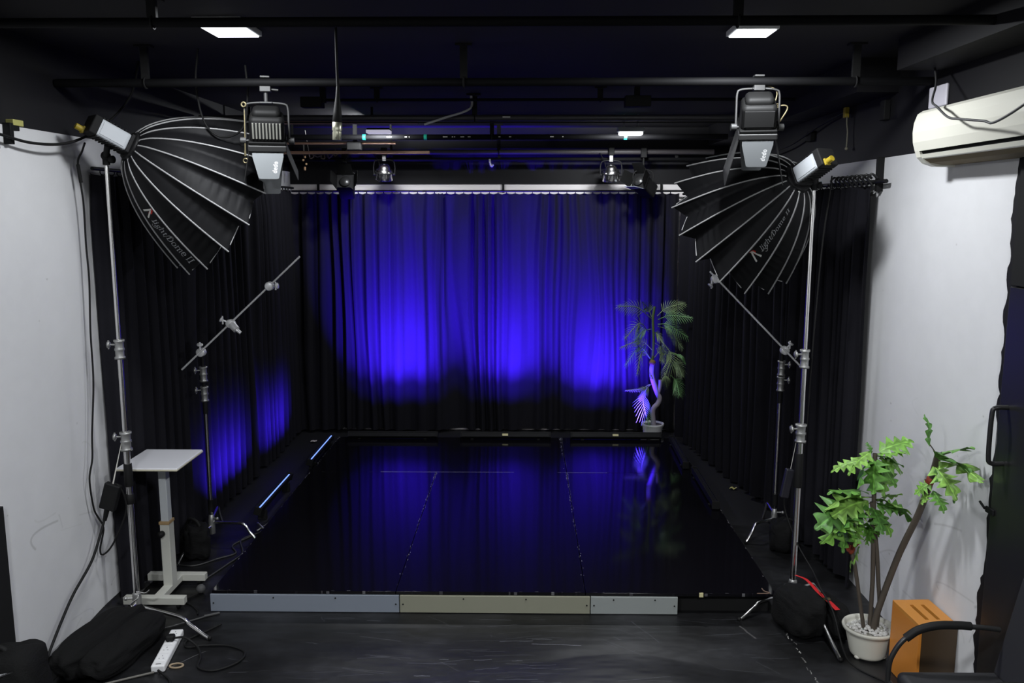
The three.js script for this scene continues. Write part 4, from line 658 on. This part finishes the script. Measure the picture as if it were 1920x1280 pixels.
// ------------------------------------------------------------------ plants
function bladeLeaf(a, b, w, lobes, droop, sd) {      // deeply lobed leaf from base a to tip b
  a = vv(a); b = vv(b); const d = b.clone().sub(a), L = d.length(); d.normalize();
  let s = d.clone().cross(UPY); if (s.length() < 0.1) s = d.clone().cross(V(0, 0, 1)); s.normalize().applyAxisAngle(d, (hash(sd) - 0.5) * 1.5);
  const up = s.clone().cross(d).normalize();
  return sheet(56, 10, (u, v) => {
    const q = (v - 0.5) * 2, saw = (u * lobes + 0.3 * hash(sd + 2)) % 1, lobe = saw < 0.8 ? saw / 0.8 : (1 - saw) / 0.2;
    const env = Math.pow(Math.sin(Math.PI * Math.min(1, 0.06 + u * 0.94)), 0.65) * (1.05 - 0.45 * u);
    const hw = w * L * env * (0.28 + 0.72 * Math.pow(lobe, 1.0) * (Math.abs(q) > 0.3 ? 1 : 1)), sweep = 0.2 * Math.abs(q) * L * env * 0.7;
    const along = Math.min(1.02, u + sweep / L * 0.8) * L, curl = -droop * L * u * u + 0.1 * L * Math.abs(q) * Math.sin(u * 9 + sd) * 0.5 - 0.18 * hw * q * q;
    return a.clone().addScaledVector(d, along).addScaledVector(s, q * hw).addScaledVector(up, curl).addScaledVector(UPY, 0.12 * L * Math.sin(u * Math.PI) * droop * 2).toArray();
  });
}
{
  const leafTex = noiseTexture(128, (x, y) => 0.45 + 0.5 * fbm(x * 5, y * 9, 4, 4) + 0.25 * Math.max(0, 1 - Math.abs(y - 0.5) * 22) );
  leafTex.colorSpace = THREE.SRGBColorSpace;
  const greens = [[0.19, 0.42, 0.06], [0.13, 0.33, 0.05], [0.26, 0.5, 0.085], [0.1, 0.27, 0.045]].map(c => new THREE.MeshPhysicalMaterial({ color: lin(...c.map(q => q * 1.6)), map: leafTex, roughness: 0.5, side: THREE.DoubleSide, transmission: 0 }));
  const stemM = mat([0.075, 0.06, 0.045], 0.75), sheathM = mat([0.22, 0.035, 0.015], 0.7);
  const t = thing('potted_plant', 'artificial plant with bright green lobed leaves in a cream pot by the right wall', 'plant', [1.955, 0, -4.57]);
  const C = [1.955, 0, -4.57];
  part(t, 'pot', turned(C, [0, 1, 0], [[0, 0.004], [0.085, 0.004], [0.095, 0.015], [0.1, 0.03], [0.122, 0.13], [0.126, 0.15], [0.142, 0.16], [0.146, 0.172], [0.142, 0.18], [0.13, 0.18], [0.124, 0.165], [0.118, 0.14], [0, 0.138]], 48), M.cream);
  for (let i = 0; i < 3; i++) { const an = i * 2.1 + 0.5; part(t, 'pot_foot', ball([C[0] + Math.cos(an) * 0.085, 0.012, C[2] + Math.sin(an) * 0.085], 0.018, 1, 0.7, 1), M.cream); }
  const peb = []; for (let i = 0; i < 220; i++) { const r = 0.118 * Math.sqrt(rnd()), an = rnd() * 6.283; peb.push(new THREE.IcosahedronGeometry(rr(0.006, 0.012), 0).scale(rr(0.8, 1.3), rr(0.6, 1), rr(0.8, 1.3)).rotateY(rnd() * 6).translate(C[0] + Math.cos(an) * r, 0.148 + 0.016 * (1 - r / 0.12) + rr(0, 0.008), C[2] + Math.sin(an) * r)); }
  part(t, 'pebbles', peb, mat([0.66, 0.65, 0.62], 0.6)).userData.kind = 'stuff';
  const stems = [[[[1.93, 0.15, -4.58], [1.895, 0.33, -4.58], [1.862, 0.502, -4.58], [1.828, 0.655, -4.58], [1.835, 0.8, -4.58]], 0.011], [[[1.963, 0.14, -4.58], [1.962, 0.35, -4.58], [1.959, 0.502, -4.58], [1.939, 0.908, -4.58], [1.928, 1.18, -4.58]], 0.0125], [[[2.0, 0.14, -4.58], [2.008, 0.3, -4.58], [1.995, 0.425, -4.58], [1.97, 0.643, -4.58], [1.93, 0.9, -4.585]], 0.0115], [[[1.975, 0.14, -4.56], [1.985, 0.26, -4.55], [2.056, 0.614, -4.5], [2.098, 0.919, -4.38], [2.103, 1.154, -4.28], [2.095, 1.28, -4.22]], 0.0175]];
  for (const [p, r] of stems) part(t, 'stem', tube(p, r, 40, 9), stemM);
  for (const p of [[1.934, 0.983, -4.58], [1.83, 0.629, -4.58], [2.099, 1.122, -4.29]]) part(t, 'leaf_sheath', [ball(p, 0.02, 1, 1.7, 1), prism([[0, 0], [0.03, 0.012], [0.045, 0.03], [0.012, 0.02]], 0.006).translate(...p), prism([[0, 0], [-0.028, 0.01], [-0.035, 0.03], [-0.01, 0.02]], 0.006).translate(p[0], p[1] - 0.02, p[2] + 0.01)], sheathM, 'reddish brown leaf sheath');
  const leaves = [
    [[1.95, 1.19, -4.58], [2.13, 1.27, -4.58], 0.5], [[1.91, 1.16, -4.58], [1.78, 1.02, -4.51], 0.55], [[1.85, 1.14, -4.58], [1.69, 1.09, -4.57], 0.28], [[1.91, 1.18, -4.58], [1.9, 1.24, -4.61], 0.5], [[1.95, 1.15, -4.58], [2.13, 1.08, -4.62], 0.45], [[1.96, 1.12, -4.58], [2.04, 1.01, -4.52], 0.5],
    [[1.89, 0.93, -4.58], [1.62, 0.94, -4.49], 0.5], [[1.86, 0.9, -4.58], [1.59, 0.83, -4.43], 0.48], [[1.84, 0.8, -4.58], [1.61, 0.74, -4.46], 0.42], [[1.83, 0.77, -4.58], [1.73, 0.66, -4.5], 0.45], [[1.95, 0.91, -4.58], [2.09, 0.96, -4.6], 0.4], [[1.95, 0.9, -4.58], [2.15, 0.85, -4.51], 0.5],
    [[1.95, 0.86, -4.58], [2.03, 0.74, -4.5], 0.5], [[1.88, 0.78, -4.58], [1.94, 0.66, -4.56], 0.5], [[1.88, 0.64, -4.58], [1.81, 0.5, -4.6], 0.42], [[1.92, 0.83, -4.58], [1.83, 0.83, -4.59], 0.6], [[1.92, 0.81, -4.58], [1.99, 0.72, -4.56], 0.5],
    [[2.07, 1.28, -4.18], [2.15, 1.4, -4.02], 0.4], [[2.09, 1.25, -4.2], [2.16, 1.28, -3.92], 0.3], [[2.1, 1.2, -4.25], [2.16, 1.09, -4.1], 0.4], [[2.1, 1.11, -4.28], [2.02, 1.05, -4.3], 0.55], [[2.11, 1.07, -4.28], [2.14, 1.0, -4.18], 0.5], [[2.09, 1.05, -4.3], [2.04, 1.01, -4.25], 0.55], [[2.05, 1.32, -4.22], [2.05, 1.48, -4.25], 0.18]];
  for (const [i, dx, dy, dz] of [[0, -0.06, -0.05, 0.06], [1, 0.08, -0.02, 0.05], [1, -0.02, 0.07, -0.05], [4, -0.04, 0.05, 0.05], [5, -0.07, -0.03, 0.04], [6, 0.05, 0.06, -0.05], [6, 0.06, -0.05, 0.04], [7, 0.09, -0.03, -0.03], [8, 0.06, 0.07, 0.03], [10, 0.02, -0.08, 0.06], [11, -0.04, 0.05, 0.03], [12, -0.07, 0.04, 0.05], [9, 0.09, 0.03, 0.02], [16, -0.03, -0.06, -0.03], [19, -0.03, 0.03, 0.03], [18, -0.05, 0.05, 0.02]]) {
    const [a, b, w] = leaves[i]; leaves.push([[a[0] + dx * 0.3, a[1] + dy * 0.4, a[2]], [b[0] + dx, b[1] + dy, b[2] + dz], w]);
  }
  leaves.forEach(([a, b, w], i) => { part(t, 'leaf', bladeLeaf(a, b, w * 1.1, 4.5, 0.18, i * 3.7), greens[i % 4]); });
  const tw = [[[1.928, 0.93, -4.58], [1.89, 0.93, -4.58]], [[1.835, 0.78, -4.58], [1.88, 0.78, -4.58]], [[1.835, 0.74, -4.58], [1.87, 0.66, -4.58]], [[2.095, 1.27, -4.22], [2.05, 1.33, -4.22]], [[1.93, 1.15, -4.58], [1.85, 1.14, -4.58]], [[1.93, 0.9, -4.58], [1.85, 0.87, -4.58]]];
  for (const [a, b] of tw) part(t, 'twig', rod(a, b, 0.003), stemM);

  // palm at the back
  const p = thing('potted_palm', 'artificial palm with feathery fronds in a white pot, lit blue at the back', 'plant', [1.37, 0, -9.0]);
  const frondM = [[0.17, 0.25, 0.12], [0.23, 0.32, 0.14], [0.17, 0.36, 0.13]].map(c => mat(c, 0.5, 0, { side: THREE.DoubleSide })), trunkM = mat([0.34, 0.3, 0.36], 0.75);
  part(p, 'pot', turned([1.38, 0, -9.0], [0, 1, 0], [[0, 0.004], [0.08, 0.004], [0.086, 0.02], [0.108, 0.2], [0.122, 0.212], [0.122, 0.235], [0.11, 0.235], [0.104, 0.21], [0, 0.205]], 36), M.white);
  part(p, 'soil', new THREE.CylinderGeometry(0.103, 0.103, 0.01, 30).translate(1.38, 0.212, -9), mat([0.1, 0.09, 0.08], 0.9));
  part(p, 'trunk', tube([[1.392, 0.2, -9], [1.38, 0.377, -9], [1.43, 0.45, -9], [1.448, 0.506, -9], [1.42, 0.57, -9], [1.392, 0.646, -9], [1.357, 0.773, -9], [1.361, 0.9, -9]], 0.027, 60, 12), trunkM);
  part(p, 'trunk', tube([[1.43, 0.55, -9], [1.448, 0.63, -9], [1.452, 0.71, -9]], 0.02, 16, 10), trunkM);
  part(p, 'trunk', tube([[1.361, 0.88, -9], [1.367, 1.14, -9], [1.355, 1.365, -9], [1.37, 1.5, -9]], 0.014, 30, 8), mat([0.1, 0.16, 0.05], 0.6), 'green upper stem');
  part(p, 'leaf_sheath', ball([1.36, 0.9, -8.99], 0.03, 1.2, 1, 1), mat([0.2, 0.12, 0.03], 0.7), 'ochre fibre tuft');
  const fronds = [[[1.34, 1.37, -9], [1.17, 1.5, -8.91], [0.97, 1.52, -8.82], 0.076], [[1.4, 1.4, -9], [1.5, 1.48, -9.02], [1.67, 1.53, -9.01], 0.07], [[1.41, 1.36, -9], [1.53, 1.41, -8.94], [1.73, 1.4, -8.85], 0.06], [[1.31, 1.23, -9], [1.2, 1.33, -8.9], [1.04, 1.19, -8.79], 0.076], [[1.36, 1.23, -9], [1.41, 1.2, -9.04], [1.46, 1.11, -8.9], 0.045], [[1.41, 1.31, -9], [1.51, 1.31, -8.94], [1.72, 1.18, -8.93], 0.064], [[1.41, 1.29, -9], [1.55, 1.23, -9.02], [1.66, 1.07, -8.95], 0.057],
    [[1.36, 1.03, -9], [1.23, 1.13, -9], [1.02, 1.07, -8.95], 0.048], [[1.35, 0.93, -9], [1.22, 1.06, -9], [1.07, 0.88, -8.95], 0.057], [[1.36, 0.91, -9], [1.25, 1.01, -9], [1.17, 0.81, -8.78], 0.064], [[1.49, 1.09, -9], [1.55, 0.97, -8.95], [1.46, 0.78, -8.79], 0.089], [[1.56, 1.0, -9], [1.65, 0.98, -8.91], [1.7, 0.9, -8.93], 0.02], [[1.53, 0.94, -9], [1.62, 0.89, -8.98], [1.66, 0.78, -8.9], 0.07], [[1.49, 0.79, -9], [1.5, 0.74, -8.98], [1.53, 0.62, -9.06], 0.051], [[1.56, 0.76, -9], [1.62, 0.69, -9], [1.63, 0.58, -8.85], 0.076],
    [[1.35, 0.68, -8.95], [1.28, 0.62, -8.9], [1.22, 0.53, -8.88], 0.045], [[1.33, 0.67, -8.95], [1.22, 0.63, -8.9], [1.07, 0.62, -8.88], 0.02], [[1.3, 0.64, -8.95], [1.26, 0.49, -8.9], [1.32, 0.25, -8.86], 0.095], [[1.34, 1.39, -9], [1.3, 1.48, -8.99], [1.22, 1.56, -8.85], 0.051], [[1.37, 0.94, -9], [1.45, 1.02, -9.02], [1.47, 0.91, -8.97], 0.051], [[1.34, 1.26, -9], [1.25, 1.23, -9.02], [1.15, 1.13, -8.89], 0.057], [[1.38, 1.11, -9], [1.47, 1.04, -9], [1.6, 0.84, -8.99], 0.07]];
  fronds.forEach(([a, m, b, w], i) => {
    const c = new THREE.CatmullRomCurve3([a, m, b].map(vv)), pos = [], tri = [];
    const n = 17;
    for (let k = 5; k <= n; k++) for (const s of [-1, 1]) {
      const u = k / n, q = c.getPoint(u), d = c.getTangent(u), face = V(0.15, 0.35, 1).normalize(); let sd = d.clone().cross(face).normalize().multiplyScalar(s);
      const len = w * 1.6 * (1.12 - 0.85 * Math.pow(Math.abs((u - 0.56) / 0.5), 2.2)) * rr(0.85, 1.1), dir = sd.multiplyScalar(0.95 - 0.55 * u).addScaledVector(d, 0.35 + 0.65 * u).addScaledVector(UPY, -0.15).normalize(), wid = d.clone().multiplyScalar(0.0038), mid = q.clone().addScaledVector(dir, len * 0.55).addScaledVector(face, 0.006), tip = q.clone().addScaledVector(dir, len).addScaledVector(UPY, -len * 0.14);
      const P = [q.clone().add(wid), q.clone().sub(wid), mid.clone().add(wid.clone().multiplyScalar(1.2)), mid.clone().sub(wid.clone().multiplyScalar(1.2)), tip];
      const o = pos.length / 3; for (const v of P) pos.push(v.x, v.y, v.z); tri.push(o, o + 1, o + 3, o, o + 3, o + 2, o + 2, o + 3, o + 4);
    }
    const g = new THREE.BufferGeometry(); g.setAttribute('position', new THREE.Float32BufferAttribute(pos, 3)); g.setAttribute('uv', new THREE.Float32BufferAttribute(new Float32Array(pos.length / 3 * 2), 2)); g.setIndex(tri); g.computeVertexNormals();
    part(p, 'frond', [g, tube([a, m, b], 0.0045, 24, 6)], frondM[i % 3]);
  });
}

// ------------------------------------------------------------------ wooden box and chair at lower right
{
  const wood = (dark) => canvasTexture(512, 512, (g, W, H) => { const img = g.createImageData(W, H), D = img.data; for (let y = 0; y < H; y++) for (let x = 0; x < W; x++) { const n = fbm(x / 26, y / 420, 2, 4), r = Math.sin(x * 0.22 + 9 * fbm(x / 70, y / 600, 7, 3)), v = 1 + 0.1 * r * n + 0.16 * (n - 0.5), i = 4 * (y * W + x); D[i] = 196 * v; D[i + 1] = 124 * v; D[i + 2] = 48 * v; D[i + 3] = 255; } g.putImageData(img, 0, 0); });
  const wm = new THREE.MeshStandardMaterial({ map: wood(), roughness: 0.4 });
  const x0 = 2.02, x1 = 2.22, z0 = -4.43, z1 = -4.14, h = 0.4, t = thing('wooden_box', 'orange wood box with two slots in its top beside the potted plant', 'box', [2.12, 0, -4.285]);
  const top = new THREE.Shape([[0, 0], [0.2, 0], [0.2, 0.29], [0, 0.29]].map(p => new THREE.Vector2(...p)));
  for (const [a] of [[0.062], [0.122]]) { const hpath = new THREE.Path(); hpath.moveTo(a, 0.06); hpath.lineTo(a + 0.02, 0.06); hpath.lineTo(a + 0.02, 0.23); hpath.lineTo(a, 0.23); hpath.closePath(); top.holes.push(hpath); }
  const tg = new THREE.ExtrudeGeometry(top, { depth: 0.018, bevelEnabled: false }).rotateX(-Math.PI / 2).translate(x0, h - 0.018, z1);
  const R = g => g.translate(-2.12, 0, 4.285).rotateY(0.05).translate(2.118, 0, -4.285);
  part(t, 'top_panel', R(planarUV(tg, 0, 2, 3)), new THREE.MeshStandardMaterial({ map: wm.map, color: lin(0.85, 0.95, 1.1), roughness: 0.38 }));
  part(t, 'side_panel', R(planarUV(box(x0, x0 + 0.016, 0.003, h - 0.018, z0, z1, 0.001), 2, 1, 3)), wm); part(t, 'side_panel', R(planarUV(box(x1 - 0.016, x1, 0.003, h - 0.018, z0, z1, 0.001), 2, 1, 3)), wm);
  part(t, 'back_panel', R(planarUV(box(x0 + 0.016, x1 - 0.016, 0.003, h - 0.018, z0, z0 + 0.014), 0, 1, 3)), wm);
  part(t, 'front_panel', R(box(x0 + 0.016, x1 + 0.001, 0.003, h - 0.018, z1 - 0.012, z1 + 0.001)), mat([0.05, 0.03, 0.014], 0.4), 'dark brown front panel');
  part(t, 'slot_lining', R(box(x0 + 0.03, x1 - 0.03, 0.2, 0.21, z0 + 0.03, z1 - 0.03)), M.black);
}
{
  const t = thing('armchair', 'black chair with curved tubular armrest cut by the lower right corner', 'chair', [1.98, 0, -3.3]);
  const zf = -3.6, zn = -3.1;
  part(t, 'seat', new RoundedBoxGeometry(0.46, 0.07, 0.5, 4, 0.03).translate(1.9, 0.425, -3.35), mat([0.012, 0.012, 0.014], 0.6));
  part(t, 'backrest', sheet(12, 12, (u, v) => [2.1 + 0.1 * v + 0.03 * Math.sin(Math.PI * u), 0.46 + 0.46 * v, lerp(zf + 0.02 + 0.05 * (1 - v) * 0, zn - 0.02, u)]), mat([0.010, 0.010, 0.013], 0.7, 0, { side: THREE.DoubleSide }));
  part(t, 'backrest', new RoundedBoxGeometry(0.05, 0.48, 0.48, 3, 0.022).rotateZ(-0.2).translate(2.165, 0.68, -3.35), mat([0.010, 0.010, 0.013], 0.7));
  for (const z of [zf, zn]) {
    part(t, 'arm_tube', tube([[1.66, 0.03, z], [1.645, 0.3, z], [1.64, 0.47, z], [1.66, 0.545, z], [1.7, 0.605, z], [1.76, 0.645, z], [1.84, 0.667, z], [1.95, 0.668, z], [2.04, 0.664, z], [2.12, 0.655, z]], 0.0115, 90, 10), M.blackGloss);
    part(t, 'arm_pad', tube([[1.705, 0.61, z], [1.76, 0.65, z], [1.84, 0.672, z], [1.93, 0.674, z], [1.99, 0.67, z]], 0.0185, 40, 12), M.rubber);
    part(t, 'leg', [rod([1.66, 0.03, z], [2.25 - 0.06, 0.02, z], 0.0115), ball([1.66, 0.03, z], 0.0115)], M.blackGloss);
    part(t, 'leg', rod([2.1, 0.4, z], [2.18, 0.012, z], 0.0115), M.blackGloss);
  }
  part(t, 'cross_bar', [rod([1.645, 0.4, zf], [1.645, 0.4, zn], 0.0115), rod([2.1, 0.4, zf], [2.1, 0.4, zn], 0.0115)], M.blackGloss);
}
renderer.render(scene, camera);
